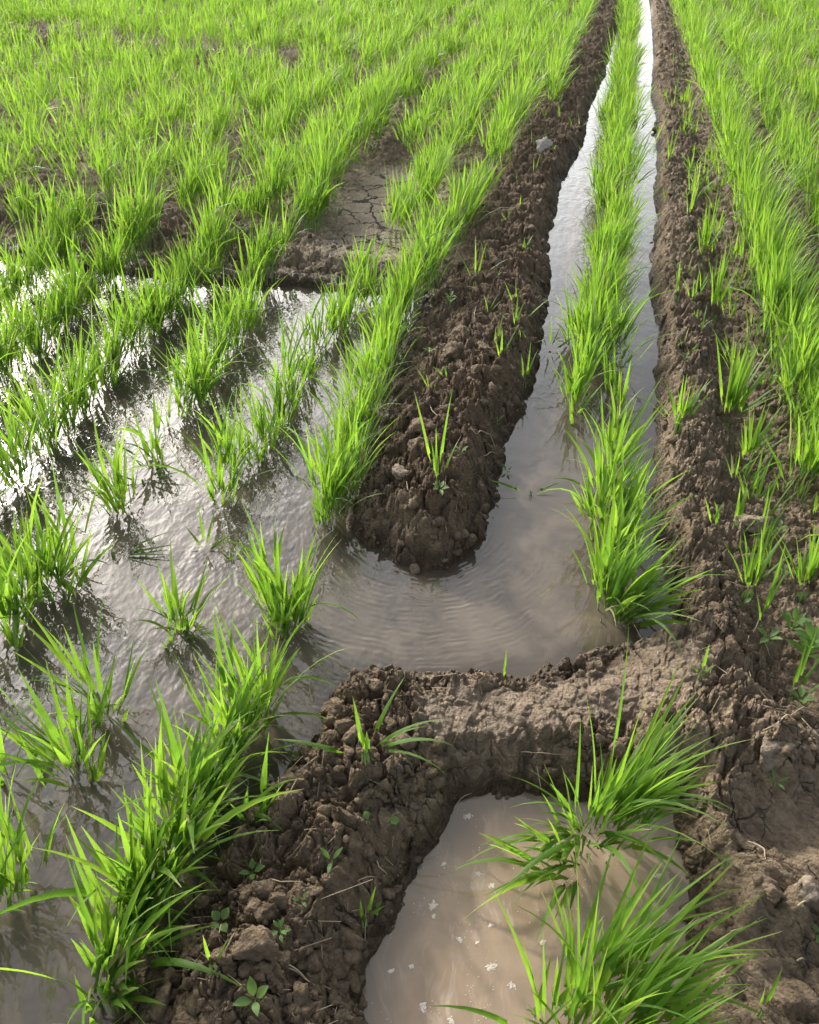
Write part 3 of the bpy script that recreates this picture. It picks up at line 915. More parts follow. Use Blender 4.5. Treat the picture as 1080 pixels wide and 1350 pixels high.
sprig(955, 560, [(95, .1, .15, 1.1), (80, .15, .2, 1.15), (60, .3, .3, 1.2), (55, .45, .4, 1.2), (40, .7, .5, 1.1), (25, .9, .6, 1.2), (100, .1, .2, .9), (70, .3, .3, 1.1), (45, .5, .6, 1.1), (50, .3, .2, 1.2)],
      'full grass clump on the right bank halfway up', h=.23, w=.0095)
sprig(893, 572, [(95, .1, .1, 1.1), (60, .5, .3, 1.0), (140, .8, .3, 1.0), (45, .6, .4, 1.1), (120, .4, .4, .5), (75, .2, .3, .6)], 'low grass sprig spreading on the right bank edge by the water', h=.15)
sprig(982, 620, [(90, .15, .3, 1.0), (55, .4, .4, 1.1), (40, .6, .5, 1.1), (110, .3, .3, .8), (70, .3, .4, 1.0), (20, .8, .5, .9)], 'loose grass clump on the right bank below the full one', h=.19)
sprig(965, 705, [(105, .2, .1, .9), (90, .1, .1, 1.1), (75, .15, .1, .8), (50, .5, .3, .8), (98, .1, .1, .7)], 'short upright grass sprig beside the pale clod', h=.12)
sprig(1000, 700, [(60, .4, .2, 1.0), (40, .7, .3, 1.0), (100, .1, .2, .8), (30, .8, .5, .9)], 'thin grass sprig behind the pale clod', h=.19, w=.006)
sprig(982, 790, [(65, .3, .2, 1.2), (75, .2, .3, 1.0), (40, .6, .5, 1.2), (110, .4, .5, .8), (85, .1, .2, .7)], 'pale grass sprig on the right bank above the dam end', h=.16)
sprig(1000, 830, [(60, .3, .15, 1.2), (70, .25, .1, 1.4), (45, .5, .3, 1.0), (100, .6, .4, .6)], 'yellowish grass sprig right of the dam end', h=.16)
sprig(1055, 790, [(80, .1, .3, 1.2), (60, .3, .4, 1.1), (110, .3, .5, 1.0), (130, .5, .6, 1.0), (40, .6, .5, 1.1), (20, .7, .7, 1.0), (90, .2, .4, .8)], 'grass clump at the right edge of the photo above the weeds', h=.18, w=.009)
sprig(1037, 928, [(60, .45, .2, 1.2), (75, .2, .2, 1.0), (40, .7, .4, 1.0), (20, .9, .5, .8)], 'pale grass sprig at the right edge over dry stalks', h=.15, w=.007)
sprig(905, 300, [(90, .1, .2, 1.1), (60, .3, .3, 1.0), (110, .3, .3, .8), (75, .2, .2, 1.0)], 'grass sprig far up the right bank near the water', h=.20)
sprig(925, 345, [(95, .15, .2, 1.1), (60, .3, .3, 1.1), (80, .1, .2, 1.0), (40, .6, .4, 1.0), (120, .4, .3, .8)], 'grass clump on the right bank facing the first right row', h=.22)
sprig(942, 420, [(85, .15, .2, 1.1), (60, .35, .3, 1.1), (45, .5, .4, 1.0), (110, .2, .3, .9), (70, .2, .3, 1.1)], 'leggy grass clump on the right bank', h=.22)
sprig(890, 400, [(95, .15, .2, 1.0), (70, .3, .3, .9), (120, .3, .3, .7)], 'small grass sprig on the right bank crest', h=.15)
sprig(912, 405, [(80, .15, .3, .9), (40, .5, .4, .8), (140, .4, .4, .8), (100, .2, .3, .7)], 'small yellow green grass sprig right of the bank crest', h=.14)
sprig(880, 225, [(85, .15, .2, 1.0), (60, .3, .3, 1.1), (110, .3, .3, .9)], 'distant grass sprig on the right bank', h=.22)
sprig(905, 180, [(85, .15, .2, 1.0), (60, .3, .3, 1.1), (110, .3, .3, .9), (75, .2, .2, 1)], 'most distant grass sprig on the right bank', h=.22)
sprig(1000, 1345, [(88, .08, .05, 1.0), (95, .2, .1, .5)], 'single upright grass blade at the bottom right', h=.13, w=.007)
sprig(287, 1300, [(92, .08, .05, 1.0), (60, .8, .4, .5)], 'single grass blade on the dark front bank', h=.085, w=.006)
sprig(480, 1222, [(60, .4, .3, 1.0), (100, .2, .3, .8), (20, .9, .5, .6)], 'small grass sprig at the pool edge of the front bank', h=.07, w=.006)
sprig(270, 735, [(75, .6, .5, 1.0), (20, .9, .4, .8), (100, .2, .1, 1.2), (140, .8, .4, .8), (45, .9, .3, .7)], 'drowned grass sprig in the open flooded water', h=.12, floor=-.02, group='grass sprigs in the flood')
sprig(308, 745, [(60, .9, .3, .8), (150, .9, .3, .7), (100, .7, .4, .5)], 'tiny drowned grass sprig beside the foot row gap', h=.08, floor=-.015, group='grass sprigs in the flood')
sprig(250, 1050, [(150, .9, .3, 1.0), (120, .6, .4, 1.0)], 'long stray grass blade over the flood at the lower left', h=.25, floor=-.02, group='grass sprigs in the flood')
sprig(700, 655, [(165, 1.25, .25, 1.0), (20, 1.3, .2, .7)], 'fallen grass blade floating in the channel', h=.14, floor=-.005, group='grass sprigs in the flood')
sprig(190, 640, [(10, 1.25, .3, 1.0), (-10, 1.2, .3, .9), (40, 1.1, .5, .9), (170, 1.2, .3, .8)], 'flattened grass lying on the flood by the third row', h=.13, floor=-.01, group='grass sprigs in the flood')
sprig(150, 735, [(5, 1.35, .15, 1.1), (-12, 1.35, .15, 1.0), (25, 1.3, .2, 1.0), (15, 1.3, .2, .8)], 'grass blades lying flat on the flood right of the leaning clump', h=.16, floor=-.008, group='grass sprigs in the flood')


# grass coming up in patches on the strips that carry no wheat
def strip_grass(s_lo, s_hi, l_lo, l_hi, n, h_lo, h_hi, where, seed, bl=(3, 9)):
    g = np.random.default_rng(seed)
    got = []
    while len(got) < n:
        l = math.exp(g.uniform(math.log(l_lo), math.log(l_hi))); sq = g.uniform(s_lo, s_hi)
        x = sq * math.cos(YAW) + l * math.sin(YAW); y = -sq * math.sin(YAW) + l * math.cos(YAW)
        if perlin(np.array([x * 2.2]), np.array([y * 2.2]), 123)[0] < g.uniform(-.5, .25): continue
        zz, mk = field(np.array([x]), np.array([y]), full=True)
        if min(mk['d1'][0], mk['d2'][0]) < .015: continue
        got.append((l, x, y, float(zz[0])))
    got.sort()
    for k, (l, x, y, z) in enumerate(got):
        n_b = int(g.integers(*bl)); h = g.uniform(h_lo, h_hi)
        az = g.uniform(-30, 200, n_b)
        base = np.stack([g.normal(0, .006, n_b), g.normal(0, .006, n_b), np.full(n_b, .004)], 1)
        V, F, A = leaves(base, np.radians(az), np.abs(g.normal(.25, .25, n_b)), g.gamma(2, .22, n_b), h * g.uniform(.5, 1.1, n_b), g.uniform(.005, .008, n_b) * (1 + .04 * l),
                         g.normal(0, .6, n_b), g.uniform(0, 1, n_b), np.where(g.random(n_b) < .1, .8, 0), 6)
        o = empty('grass_sprig', (x, y, z))
        link('foliage', mesh_np('foliage', V, [F], M_LEAF, True, A), o)
        tag(o, '%s grass sprig, %s from the near end of %s' % ('taller' if h > .16 else ('low' if h < .09 else 'thin'), ordinal(k + 1), where), 'grass', 'sparse grass sprigs on the banks')


S0_ = float(s_of(*gxy(806, 690)))
strip_grass(S0_ + .30, S0_ + .62, 1.55, 9.0, 112, .08, .22, 'the grassy strip beside the brown bank', 41)
strip_grass(S0_ - .62, S0_ - .22, 2.2, 8.0, 26, .05, .13, 'the dark cloddy bank', 42, (2, 5))
strip_grass(S0_ + .20, S0_ + .32, 1.7, 9.0, 16, .05, .12, "the brown bank's water side", 43, (2, 5))

gl_ = np.random.default_rng(77)
P0 = []; P1 = []
nL = 5200
lx = np.exp(gl_.uniform(math.log(.5), math.log(5), nL)); lt = gl_.uniform(R(-34), R(34), nL)
ax_, ay_ = lx * np.sin(lt), lx * np.cos(lt)
az_, am_ = field(ax_, ay_, full=True)
kp = (am_['top'] > .03) & (np.minimum(am_['d1'], am_['d2']) > .02) & (gl_.random(nL) < .16 + .25 * (am_['who'] == 2) + .3 * (am_['who'] == 3))
ax_, ay_, az_ = ax_[kp], ay_[kp], az_[kp]
an = gl_.uniform(0, 2 * math.pi, len(ax_)); ll = np.clip(gl_.gamma(2, .012, len(ax_)), .008, .09)
bx_, by_ = ax_ + ll * np.cos(an), ay_ + ll * np.sin(an)
bz_ = field(bx_, by_)
SV, SF = tubes(np.stack([ax_, ay_, az_ + .002], 1), np.stack([bx_, by_, np.maximum(bz_, az_ - .01) + .002], 1), .0007, .0005, 5)
tag(link('straw_litter', mesh_np('straw_litter', SV, [SF], M_STRAW)), 'small bits of dry straw and root scattered over the earth banks', 'litter', kind='stuff')

# ------------------------------------------------------------------ broadleaf seedlings
def oval_leaf(az, tilt, length, width, z0, r0=.004):
    s = 8
    t = np.linspace(0, 1, s + 1)
    w = width * .5 * np.sin(np.pi * np.clip(t, 0.02, .985) ** .8) ** .9
    ang = tilt + .5 * t ** 2
    ds = length / s
    h = np.concatenate([[0], np.cumsum(np.sin((ang[1:] + ang[:-1]) / 2) * ds)]) + r0
    z = np.concatenate([[0], np.cumsum(np.cos((ang[1:] + ang[:-1]) / 2) * ds)]) + z0
    V = []
    for i in range(s + 1):
        for q in (-1, -.5, 0, .5, 1):
            V.append((h[i] * math.cos(az) - q * w[i] * math.sin(az), h[i] * math.sin(az) + q * w[i] * math.cos(az), z[i] + .25 * w[i] * abs(q)))
    idx = np.arange((s + 1) * 5).reshape(s + 1, 5)
    F = np.stack([idx[:-1, :-1], idx[:-1, 1:], idx[1:, 1:], idx[1:, :-1]], -1).reshape(-1, 4)
    al = np.repeat(t, 5); ac = np.tile(np.linspace(0, 1, 5), s + 1)
    return np.array(V), F, al, ac


def seedling(px, py, label, n=4, size=.022, hgt=.014, rot=0.0, tiers=1, wide=.45, tilt=1.0):
    x, y, z = [float(q[0]) for q in g3(px, py)]
    z += .004; KEEP.append((x, y, .75 * size + .006))
    o = empty('weed_seedling', (x, y, z))
    g = np.random.default_rng(int(px * 3 + py * 5))
    SV, SF = tubes(np.array([[0, 0, -.02]]), np.array([[.001, 0, hgt * tiers]]), .0011, .0009, 6)
    link('stem', mesh_np('stem', SV, [SF], M_STEM), o)
    for q in range(tiers):
        for i in range(n):
            az = rot + 2 * math.pi * i / n + q * .8 + g.normal(0, .15)
            V, F, al, ac = oval_leaf(az, tilt + g.normal(0, .15), size * g.uniform(.75, 1.1), size * wide * g.uniform(.85, 1.1), hgt * (q + 1) * .95)
            link('leaf', mesh_np('leaf', V, [F], M_WEED, True, dict(along=al, across=ac, rnd=np.full(len(V), g.uniform(.25, .95)), dry=np.zeros(len(V)))), o)
    return tag(o, label, 'weed', 'broadleaf weed seedlings on the banks')


seedling(340, 1335, 'largest four leaved weed seedling at the bottom of the front bank', 4, .026, .016, .4, wide=.5)
seedling(333, 1152, 'four leaved weed seedling just right of the lower left wheat', 4, .020, .018, .2, wide=.55)
seedling(438, 1142, 'weed seedling with narrow pointed leaves in the middle of the front bank', 3, .024, .014, .5, wide=.33)
seedling(370, 1232, 'bushy grey green weed seedling on the front bank', 4, .015, .010, .1, 2)
seedling(399, 1198, 'small pale curled weed seedling on the front bank', 3, .013, .012, 1.0)
seedling(294, 1225, 'dark leaved weed seedling under drooping wheat leaves', 4, .020, .012, .7, wide=.7)
seedling(494, 1203, 'weed seedling beside the pool left edge', 3, .014, .010, .9, wide=.6)
seedling(512, 1090, 'round leaved green seedling flat on the dam end', 1, .020, .004, .2, wide=.9, tilt=1.2)
seedling(487, 1092, 'small round leaved seedling left of the other round leaf', 1, .015, .004, 2.0, wide=.9, tilt=1.2)
seedling(1020, 1037, 'three leaved weed seedling in the hollow of the lower right bank', 4, .022, .012, .1, wide=.35)
seedling(950, 1148, 'weed seedling on the lower right bank near the pool', 4, .017, .010, .8, wide=.4)
seedling(1080, 1237, 'weed seedling cut by the right edge of the photo', 4, .024, .012, .8, wide=.4)
seedling(935, 1270, 'tiny pale weed seedling on the lower right bank', 3, .012, .008, .8, wide=.4)
seedling(566, 480, 'weed seedling on the left bank near the wheat at its foot', 4, .022, .014, .1, wide=.4)
seedling(607, 607, 'weed seedling with pale pointed leaves low on the left bank', 4, .024, .014, .6, wide=.35)
seedling(655, 560, 'weed seedling on the channel side of the left bank', 4, .026, .012, .2, wide=.35)
seedling(580, 660, 'leafy weed seedling at the base of the tall thin sprig', 5, .028, .012, .0, wide=.4)
seedling(593, 412, 'upright weed seedling high on the left bank', 4, .028, .022, .3, 2, wide=.4)
seedling(668, 626, 'weed seedling hanging at the water edge of the left bank', 4, .022, .012, .4, wide=.35)
seedling(668, 458, 'weed seedling near the middle sprigs of the left bank', 4, .022, .02, .4, wide=.35)
seedling(1061, 868, 'large bright broadleaf weed at the right edge of the photo', 5, .050, .026, .2, 3, wide=.45, tilt=.8)
seedling(1040, 838, 'broadleaf weed with narrow leaves above the large bright weed', 4, .040, .022, .5, 2, wide=.4, tilt=.8)
seedling(1022, 707, 'grey green weed seedling right of the pale clod', 4, .026, .016, .4, 2, wide=.5)
seedling(978, 800, 'single leaved weed seedling above the dam right end', 2, .022, .010, .4, wide=.5)
seedling(1010, 850, 'weed seedling with pale hanging leaves right of the dam', 4, .034, .016, 2.2, wide=.4)
seedling(1050, 935, 'dark weed seedling behind dry stalks at the right edge', 4, .030, .016, 1.2, wide=.5)
seedling(1028, 765, 'small leafy weed seedling among grass on the right bank', 4, .026, .018, .2, 2, wide=.45)
seedling(900, 490, 'yellowish weed seedling on the right bank face', 3, .022, .014, .9, wide=.6)
seedling(985, 470, 'weed seedling behind the full grass clump', 4, .026, .018, .2, 2, wide=.45)


# ------------------------------------------------------------------ straws and dry stalks
def straw(pts, r, label, name='straw'):
    a = np.array(pts, float)
    k = 9
    tq = np.linspace(0, len(a) - 1, k * (len(a) - 1))
    px = np.interp(tq, np.arange(len(a)), a[:, 0]); py = np.interp(tq, np.arange(len(a)), a[:, 1])
    x, y, z = g3(px, py)
    zc = field(x, y, detail=False)
    line = np.linspace(z[0], z[-1], len(z))
    z = np.maximum(line, zc + .002) + r + .004 * np.sin(np.linspace(0, math.pi, len(z)))
    P = np.stack([x, y, z], 1)
    P = P - np.array([P[0, 0], P[0, 1], P[0, 2]])
    sides = 6
    n = len(P)
    T = np.gradient(P, axis=0); T /= np.linalg.norm(T, axis=1)[:, None]
    A = np.cross(T, [0, 0, 1.0]); A /= np.linalg.norm(A, axis=1)[:, None] + 1e-9
    B = np.cross(T, A)
    rad = r * np.interp(np.linspace(0, 1, n), [0, .7, 1], [1, .8, .3])
    ka = np.arange(sides) * 2 * math.pi / sides
    V = P[:, None] + rad[:, None, None] * (A[:, None] * np.cos(ka)[None, :, None] + B[:, None] * np.sin(ka)[None, :, None])
    idx = np.arange(n * sides).reshape(n, sides); nx = np.roll(idx, -1, 1)
    F = np.stack([idx[:-1], nx[:-1], nx[1:], idx[1:]], -1).reshape(-1, 4)
    caps = [idx[0][None, ::-1], idx[-1][None, :]]
    o = link(name, mesh_np(name, V.reshape(-1, 3), [F] + caps, M_STRAW))
    o.location = (float(x[0]), float(y[0]), float(z[0]))
    return tag(o, label, 'straw', 'dry straws and stalks on the banks')


straw([(916, 928), (985, 930), (1042, 948)], .0016, 'longest pale straw lying across the lower right bank top')
straw([(935, 951), (985, 938), (1050, 940)], .0013, 'pale straw just below the longest straw')
straw([(1005, 965), (1045, 948), (1075, 938)], .0015, 'forked dry stalk at the right edge of the lower right bank')
straw([(1050, 946), (1068, 965), (1082, 980)], .0013, 'dry stalk hanging down at the right edge')
straw([(888, 782), (935, 760), (975, 752)], .0013, 'dry stalk on the right bank above the dam end')
straw([(985, 112 + 1000), (1003, 1130), (1008, 1160)], .0012, 'curved pale root in the middle of the lower right bank')
straw([(950, 1232), (985, 1225), (1010, 1205)], .0012, 'bent root over the lower hollow at the right')
straw([(365, 1265), (390, 1283), (413, 1300)], .0015, 'upper straw of a pair on the front bank')
straw([(378, 1276), (398, 1290), (416, 1302)], .0015, 'lower straw of a pair on the front bank')
straw([(294, 1270), (305, 1255), (314, 1238)], .0015, 'short straw beside the lower left wheat')
straw([(360, 1165), (372, 1172), (398, 1171)], .0010, 'thin straw above the bushy seedling')
straw([(497, 1136), (500, 1146), (512, 1155)], .0014, 'small curved pale straw near the pool left bank')
straw([(472, 1165), (488, 1160), (497, 1157)], .0010, 'thin twig on the pool side of the front bank')
straw([(603, 1060), (612, 1052), (622, 1048)], .0012, 'bent root at the foot of the dam by the pool')
straw([(686, 995), (700, 1003), (745, 1000)], .0010, 'thin dark twig on the dam face')
straw([(536, 640), (540, 660), (548, 678)], .0014, 'pale twig on the left bank tip')
straw([(620, 577), (645, 590), (655, 602)], .0012, 'thin twig on the channel side of the left bank')
straw([(637, 603), (650, 602), (664, 606)], .0010, 'short twig near the waterline of the left bank')
straw([(625, 420), (628, 405), (632, 395)], .0012, 'short pale straw high on the left bank')
straw([(564, 530), (570, 545), (580, 552)], .0012, 'curled pale straw at the middle of the left bank')
straw([(1053, 1178), (1058, 1182), (1062, 1186)], .0018, 'white straw bit on the rounded clod at lower right', 'straw_bit')
straw([(1042, 1212), (1047, 1209), (1052, 1207)], .0018, 'white straw bit below the rounded clod', 'straw_bit')
straw([(1050, 1268), (1055, 1266), (1060, 1266)], .0016, 'white straw bit on the bottom right mud', 'straw_bit')
straw([(1003, 690), (1012, 675), (1020, 668)], .0012, 'dry stalk sticking up behind the pale clod')
straw([(992, 838), (999, 822), (1004, 808)], .0013, 'dry stalk leaning beside the yellowish sprig')
straw([(1005, 845), (1010, 856), (1014, 866)], .0013, 'short dry stalk below the yellowish sprig')


# ------------------------------------------------------------------ clods
def ico(sub):
    bm = bmesh.new(); bmesh.ops.create_icosphere(bm, subdivisions=sub, radius=1.0)
    v = np.array([p.co[:] for p in bm.verts]); f = np.array([[q.index for q in p.verts] for p in bm.faces]); bm.free()
    return v, f


def clod_shape(sub, seed):
    v, f = ico(sub)
    out = []
    off = Vector((seed * 7.1, seed * 3.3, -seed * 5.7))
    gp_ = np.random.default_rng(seed + 500)
    planes = [(Vector(p).normalized(), float(o_)) for p, o_ in zip(gp_.normal(0, 1, (11, 3)), gp_.uniform(.55, .95, 11))]
    for p in v:
        q = Vector(p)
        d = min(o_ / max(q.dot(n_), .04) for n_, o_ in planes)
        d = min(d, 1.35) * (1 + .22 * mnoise.noise(q * 2.0 + off) + .13 * mnoise.noise(q * 4.5 + off) + (.08 * mnoise.noise(q * 10 + off) if sub > 2 else 0) + (.05 * mnoise.noise(q * 22 + off) if sub > 3 else 0))
        out.append(q * max(d, .3))
    return np.array([p[:] for p in out]), f


SHAPES = {s: [clod_shape(s, i + 20 * s) for i in range(10)] for s in (1, 2, 3)}
grc = np.random.default_rng(21)


def rotm(g):
    q = g.normal(0, 1, 4); q /= np.linalg.norm(q)
    w, x, y, z = q
    return np.array([[1 - 2 * (y * y + z * z), 2 * (x * y - z * w), 2 * (x * z + y * w)], [2 * (x * y + z * w), 1 - 2 * (x * x + z * z), 2 * (y * z - x * w)], [2 * (x * z - y * w), 2 * (y * z + x * w), 1 - 2 * (x * x + y * y)]])


n_try = 90000
r_ = np.exp(grc.uniform(math.log(.45), math.log(9.5), n_try)); t_ = grc.uniform(R(-40), R(40), n_try)
x_ = r_ * np.sin(t_); y_ = r_ * np.cos(t_)
z_, mk_ = field(x_, y_, full=True)
dm = np.minimum(mk_['d1'], mk_['d2'])
patch = np.clip(.5 + 1.2 * fbm(x_ * 3, y_ * 3, 2, 99), 0.05, 1)
whoN = list(BW)
dens = np.array([.04] + [{'left': .42, 'front': .28, 'dam': .3, 'right': .28, 'corner': .32, 'cross': .7, 'rear': .8}[k] for k in whoN])
dcl = dens[np.where(mk_['top'] > .02, mk_['who'], 0)] * patch * (1 - mk_['silt']) * (1 - .8 * mk_['crk'])
ok = (dm > -.012) & (grc.random(n_try) < dcl)
x_, y_, z_, r_, wt_ = x_[ok], y_[ok], z_[ok], r_[ok], mk_['wet'][ok]
KP = np.array(KEEP)
VV = []; FF = []; nv = 0
for x, y, z, r in zip(x_, y_, z_, r_):
    s = float(np.clip(np.exp(grc.normal(math.log(.0042), .70)), .0020, .018)) * (1 + .10 * max(0, r - 1.5))
    if s / r < .0016 or np.any((KP[:, 0] - x) ** 2 + (KP[:, 1] - y) ** 2 < (KP[:, 2] + s) ** 2): continue
    sub = 3 if s / r > .012 else (2 if s / r > .0042 else 1)
    v, f = SHAPES[sub][grc.integers(0, 10)]
    v = (v * (s * grc.uniform(.75, 1.25, 3))) @ rotm(grc).T
    v[:, 2] *= .85
    VV.append(v + np.array([x, y, z + s * .08])); FF.append(f + nv); nv += len(v)
o = link('soil_crumbs', mesh_np('soil_crumbs', np.concatenate(VV), [np.concatenate(FF)], M_CLOD))
tag(o, 'dark crumbled soil lumps scattered over the earth banks', 'soil', kind='stuff')
print('crumbs', len(VV), nv)


def clod(px, py, s, label, mat=M_CLOD, seed=1, sq=(1.2, 1, .75), name='soil_clod'):
    x, y, z = [float(q[0]) for q in g3(px, py)]
    v, f = clod_shape(4, seed)
    v = v * s * np.array(sq)
    o = link(name, mesh_np(name, v, [f], mat)); o.location = (x, y, z + s * .22); o.rotation_euler = (0, 0, seed * 1.3)
    return tag(o, label, 'clod', 'large soil clods')


clod(715, 196, .055, 'pale square stone on the left bank far up beside the channel', M_STONE, 4, (.8, .9, .9), 'stone')
clod(992, 694, .034, 'pale dry clod on the right bank between grass sprigs', M_CLOD_DRY, 5, (1.5, 1, .8))
clod(527, 632, .019, 'pale topped clod at the left edge of the left bank tip', M_CLOD_DRY, 6, (1.6, 1, .6))
clod(556, 572, .036, 'big brown clod in the middle of the left bank tip', M_CLOD, 7)
clod(600, 470, .034, 'rounded clod on the left bank below the two sprigs', M_CLOD, 8)
clod(640, 465, .028, 'rounded clod on the left bank crest', M_CLOD, 9)
clod(605, 440, .036, 'dark clod on the left bank beside the upright seedling', M_CLOD, 10)
clod(548, 600, .030, 'angular clod just above the pale topped clod', M_CLOD, 11)
clod(345, 1260, .026, 'cracked rounded clod at the middle of the front bank', M_CLOD, 12)
clod(300, 1322, .030, 'large clod at the bottom left of the front bank', M_CLOD, 13)
clod(455, 1240, .020, 'pale brown clod on the pool side of the front bank', M_CLOD, 14)
clod(1056, 1185, .022, 'rounded tan clod at the right edge of the lower right bank', M_CLOD_DRY, 15)
clod(1012, 1190, .016, 'small cracked clod left of the rounded tan clod', M_CLOD, 16)
clod(1047, 1242, .009, 'small round clod on smooth mud at lower right', M_CLOD, 17)
clod(1022, 985, .030, 'jutting tan clod over the hollow of the lower right bank', M_CLOD_DRY, 18, (1.4, 1, .8))
clod(962, 868, .014, 'cracked clod at the head of the lower right bank', M_CLOD, 19)
clod(655, 345, .040, 'brown clod far up the left bank', M_CLOD, 20)

# ------------------------------------------------------------------ foam on the pool
dom_v, dom_f = ico(2)


def foam(px, py, r, label, n=None):
    x, y = [float(q) for q in gxy(px, py, POOL_Z)]
    g = np.random.default_rng(int(px + py * 3))
    n = int((n or 10 + r * 1500) * 3.2)
    V = []; F = []; k = 0
    for i in range(n):
        a = g.uniform(0, 2 * math.pi); q = r * 1.15 * g.random() ** .7 * (.65 + .2 * math.sin(2 * a + px) + .18 * math.sin(5 * a + py))
        b = g.uniform(.0005, .0017)
        v = dom_v * b * np.array([1, 1, .4]) + np.array([q * math.cos(a) * 1.1, q * math.sin(a), b * .05])
        V.append(v); F.append(dom_f + k); k += len(v)
    o = link('foam_patch', mesh_np('foam_patch', np.concatenate(V), [np.concatenate(F)], M_FOAM)); o.location = (x, y, POOL_Z)
    return tag(o, label, 'foam', 'foam patches on the pool')


foam(571, 1194, .0085, 'largest white foam cap left of the pool centre', 50)
foam(572, 1208, .0045, 'small foam cap touching the largest foam cap')
foam(617, 1076, .0085, 'white foam patch near the dam foot', 40)
foam(648, 1168, .0065, 'foam patch under the bent wheat leaves')
foam(631, 1152, .0050, 'narrow foam patch beside a hanging leaf tip')
foam(647, 1220, .0045, 'small foam patch at the pool centre')
foam(606, 1239, .0055, 'foam patch left of the pool centre bottom')
foam(648, 1275, .0085, 'round foam patch left of the front wheat', 44)
foam(558, 1328, .0080, 'foam patch at the bottom left of the pool', 40)
foam(542, 1274, .0045, 'upper of two small foam spots left')
foam(516, 1280, .0045, 'foam spot near the left shore of the pool')
foam(595, 1346, .0060, 'foam patch at the bottom edge of the photo')
foam(629, 1243, .0035, 'tiny foam spot beside the front wheat')
foam(585, 1139, .0045, 'foam spot near the dam left corner')
foam(868, 1155, .0070, 'foam patch at the right shore of the pool')
foam(675, 1300, .0070, 'foam patch at the base of the front wheat')
foam(716, 1243, .0055, 'foam patch between the two pool wheat clumps')
foam(505, 1228, .0040, 'foam ring at the left shore notch')
V = []; F = []; k = 0
gf = np.random.default_rng(3)
pp = np.stack([gf.uniform(480, 890, 900), gf.uniform(1050, 1360, 900)], 1)
fx, fy = gxy(pp[:, 0], pp[:, 1], POOL_Z)
fd = sdf(POOL, fx, fy)
fn = perlin(fx * 16 + fy * 4, fy * 6, 33)
for x, y, d, q in zip(fx, fy, fd, fn):
    if d > -.002 or (q < .12 and d < -.014): continue
    if d > -.014 and gf.random() < .2: continue
    b = gf.uniform(.0004, .0013)
    V.append(dom_v * b * np.array([1, 1, .6]) + np.array([x, y, POOL_Z])); F.append(dom_f + k); k += len(dom_v)
o = link('foam_flecks', mesh_np('foam_flecks', np.concatenate(V), [np.concatenate(F)], M_FOAM))
tag(o, 'fine foam bubbles scattered over the tan pool', 'foam', kind='stuff')

# ------------------------------------------------------------------ light, sky, camera
SUN_AZ, SUN_EL = R(-32), R(27)
S = Vector((math.sin(SUN_AZ) * math.cos(SUN_EL), math.cos(SUN_AZ) * math.cos(SUN_EL), math.sin(SUN_EL)))
sun = bpy.data.lights.new('sun', 'SUN'); sun.energy = 1.85; sun.angle = R(3.0); sun.color = (1, .95, .86)
so = bpy.data.objects.new('sun', sun); COL.objects.link(so); so.rotation_euler = S.to_track_quat('Z', 'Y').to_euler(); so.location = (-6, 8, 10)

w = bpy.data.worlds.new('World'); SC.world = w; w.use_nodes = True
nt = w.node_tree; nt.nodes.clear()
sky = nt.nodes.new('ShaderNodeTexSky'); sky.sky_type = 'NISHITA'; sky.sun_disc = False
sky.sun_elevation = SUN_EL; sky.sun_rotation = SUN_AZ; sky.dust_density = 4.0; sky.air_density = 1.0; sky.ozone_density = 1.0
hs = nt.nodes.new('ShaderNodeHueSaturation'); hs.inputs['Saturation'].default_value = .45
nt.links.new(sky.outputs[0], hs.inputs['Color'])
# hazy air: a broad bright veil round the sun and soft cloud
tc = nt.nodes.new('ShaderNodeTexCoord')
dt = nt.nodes.new('ShaderNodeVectorMath'); dt.operation = 'DOT_PRODUCT'; dt.inputs[1].default_value = S
nt.links.new(tc.outputs['Generated'], dt.inputs[0])
mx_ = nt.nodes.new('ShaderNodeMath'); mx_.operation = 'MAXIMUM'; mx_.inputs[1].default_value = 0; nt.links.new(dt.outputs['Value'], mx_.inputs[0])
pw = nt.nodes.new('ShaderNodeMath'); pw.operation = 'POWER'; pw.inputs[1].default_value = 3.2; nt.links.new(mx_.outputs[0], pw.inputs[0])
sz = nt.nodes.new('ShaderNodeSeparateXYZ'); nt.links.new(tc.outputs['Generated'], sz.inputs[0])
el = nt.nodes.new('ShaderNodeMapRange'); el.interpolation_type = 'SMOOTHSTEP'; nt.links.new(sz.outputs[2], el.inputs[0])
el.inputs[1].default_value = .28; el.inputs[2].default_value = .60; el.inputs[3].default_value = 1.0; el.inputs[4].default_value = .10
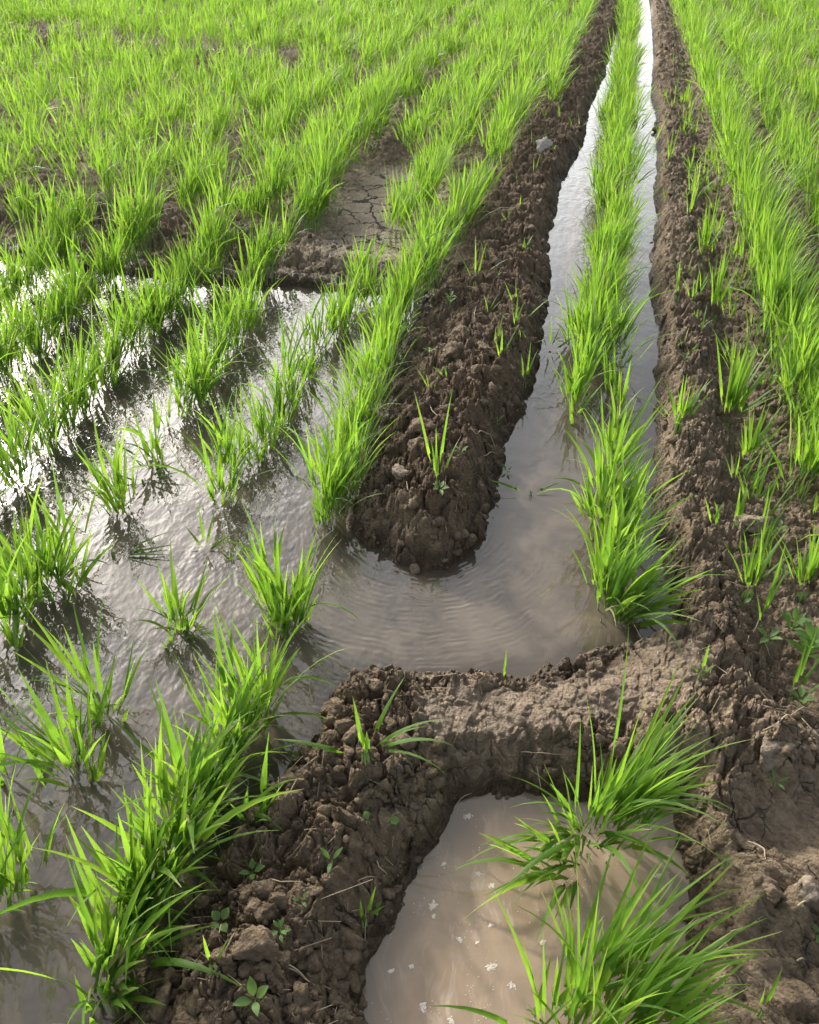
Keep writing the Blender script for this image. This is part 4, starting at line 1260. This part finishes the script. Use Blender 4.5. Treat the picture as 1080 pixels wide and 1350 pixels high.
pm = nt.nodes.new('ShaderNodeMath'); pm.operation = 'MULTIPLY'; nt.links.new(pw.outputs[0], pm.inputs[0]); nt.links.new(el.outputs[0], pm.inputs[1])
gl = nt.nodes.new('ShaderNodeMix'); gl.data_type = 'RGBA'; gl.blend_type = 'ADD'; gl.inputs[0].default_value = 1.0
gm = nt.nodes.new('ShaderNodeVectorMath'); gm.operation = 'SCALE'; gm.inputs[0].default_value = (7.6, 7.4, 7.1); nt.links.new(pm.outputs[0], gm.inputs['Scale'])
nt.links.new(hs.outputs[0], gl.inputs[6]); nt.links.new(gm.outputs[0], gl.inputs[7])
cn = nt.nodes.new('ShaderNodeTexNoise'); cn.inputs['Scale'].default_value = 3.2; cn.inputs['Detail'].default_value = 4; nt.links.new(tc.outputs['Generated'], cn.inputs['Vector'])
cr = nt.nodes.new('ShaderNodeMapRange'); cr.inputs[1].default_value = .3; cr.inputs[2].default_value = .7; cr.inputs[3].default_value = .75; cr.inputs[4].default_value = 1.35
nt.links.new(cn.outputs['Fac'], cr.inputs[0])
cm = nt.nodes.new('ShaderNodeVectorMath'); cm.operation = 'SCALE'; nt.links.new(gl.outputs[2], cm.inputs[0]); nt.links.new(cr.outputs[0], cm.inputs['Scale'])
bg = nt.nodes.new('ShaderNodeBackground'); bg.inputs[1].default_value = .15
nt.links.new(cm.outputs[0], bg.inputs[0])
wo = nt.nodes.new('ShaderNodeOutputWorld'); nt.links.new(bg.outputs[0], wo.inputs[0])

cam = bpy.data.cameras.new('camera'); co_ = bpy.data.objects.new('camera', cam); COL.objects.link(co_)
cam.sensor_fit = 'VERTICAL'; cam.sensor_height = 24.0; cam.lens = 24.0 * FPX / 1350.0
cam.clip_start = .02; cam.clip_end = 2000
co_.location = (0, 0, CAM_H); co_.rotation_euler = (math.pi / 2 - PITCH, 0, 0)
SC.camera = co_

SC.view_settings.view_transform = 'Standard'; SC.view_settings.look = 'None'
SC.view_settings.exposure = 1.1; SC.view_settings.gamma = 1.0
SC.cycles.use_denoising = True
SC.cycles.max_bounces = 8; SC.cycles.transmission_bounces = 4; SC.cycles.diffuse_bounces = 3; SC.cycles.glossy_bounces = 3
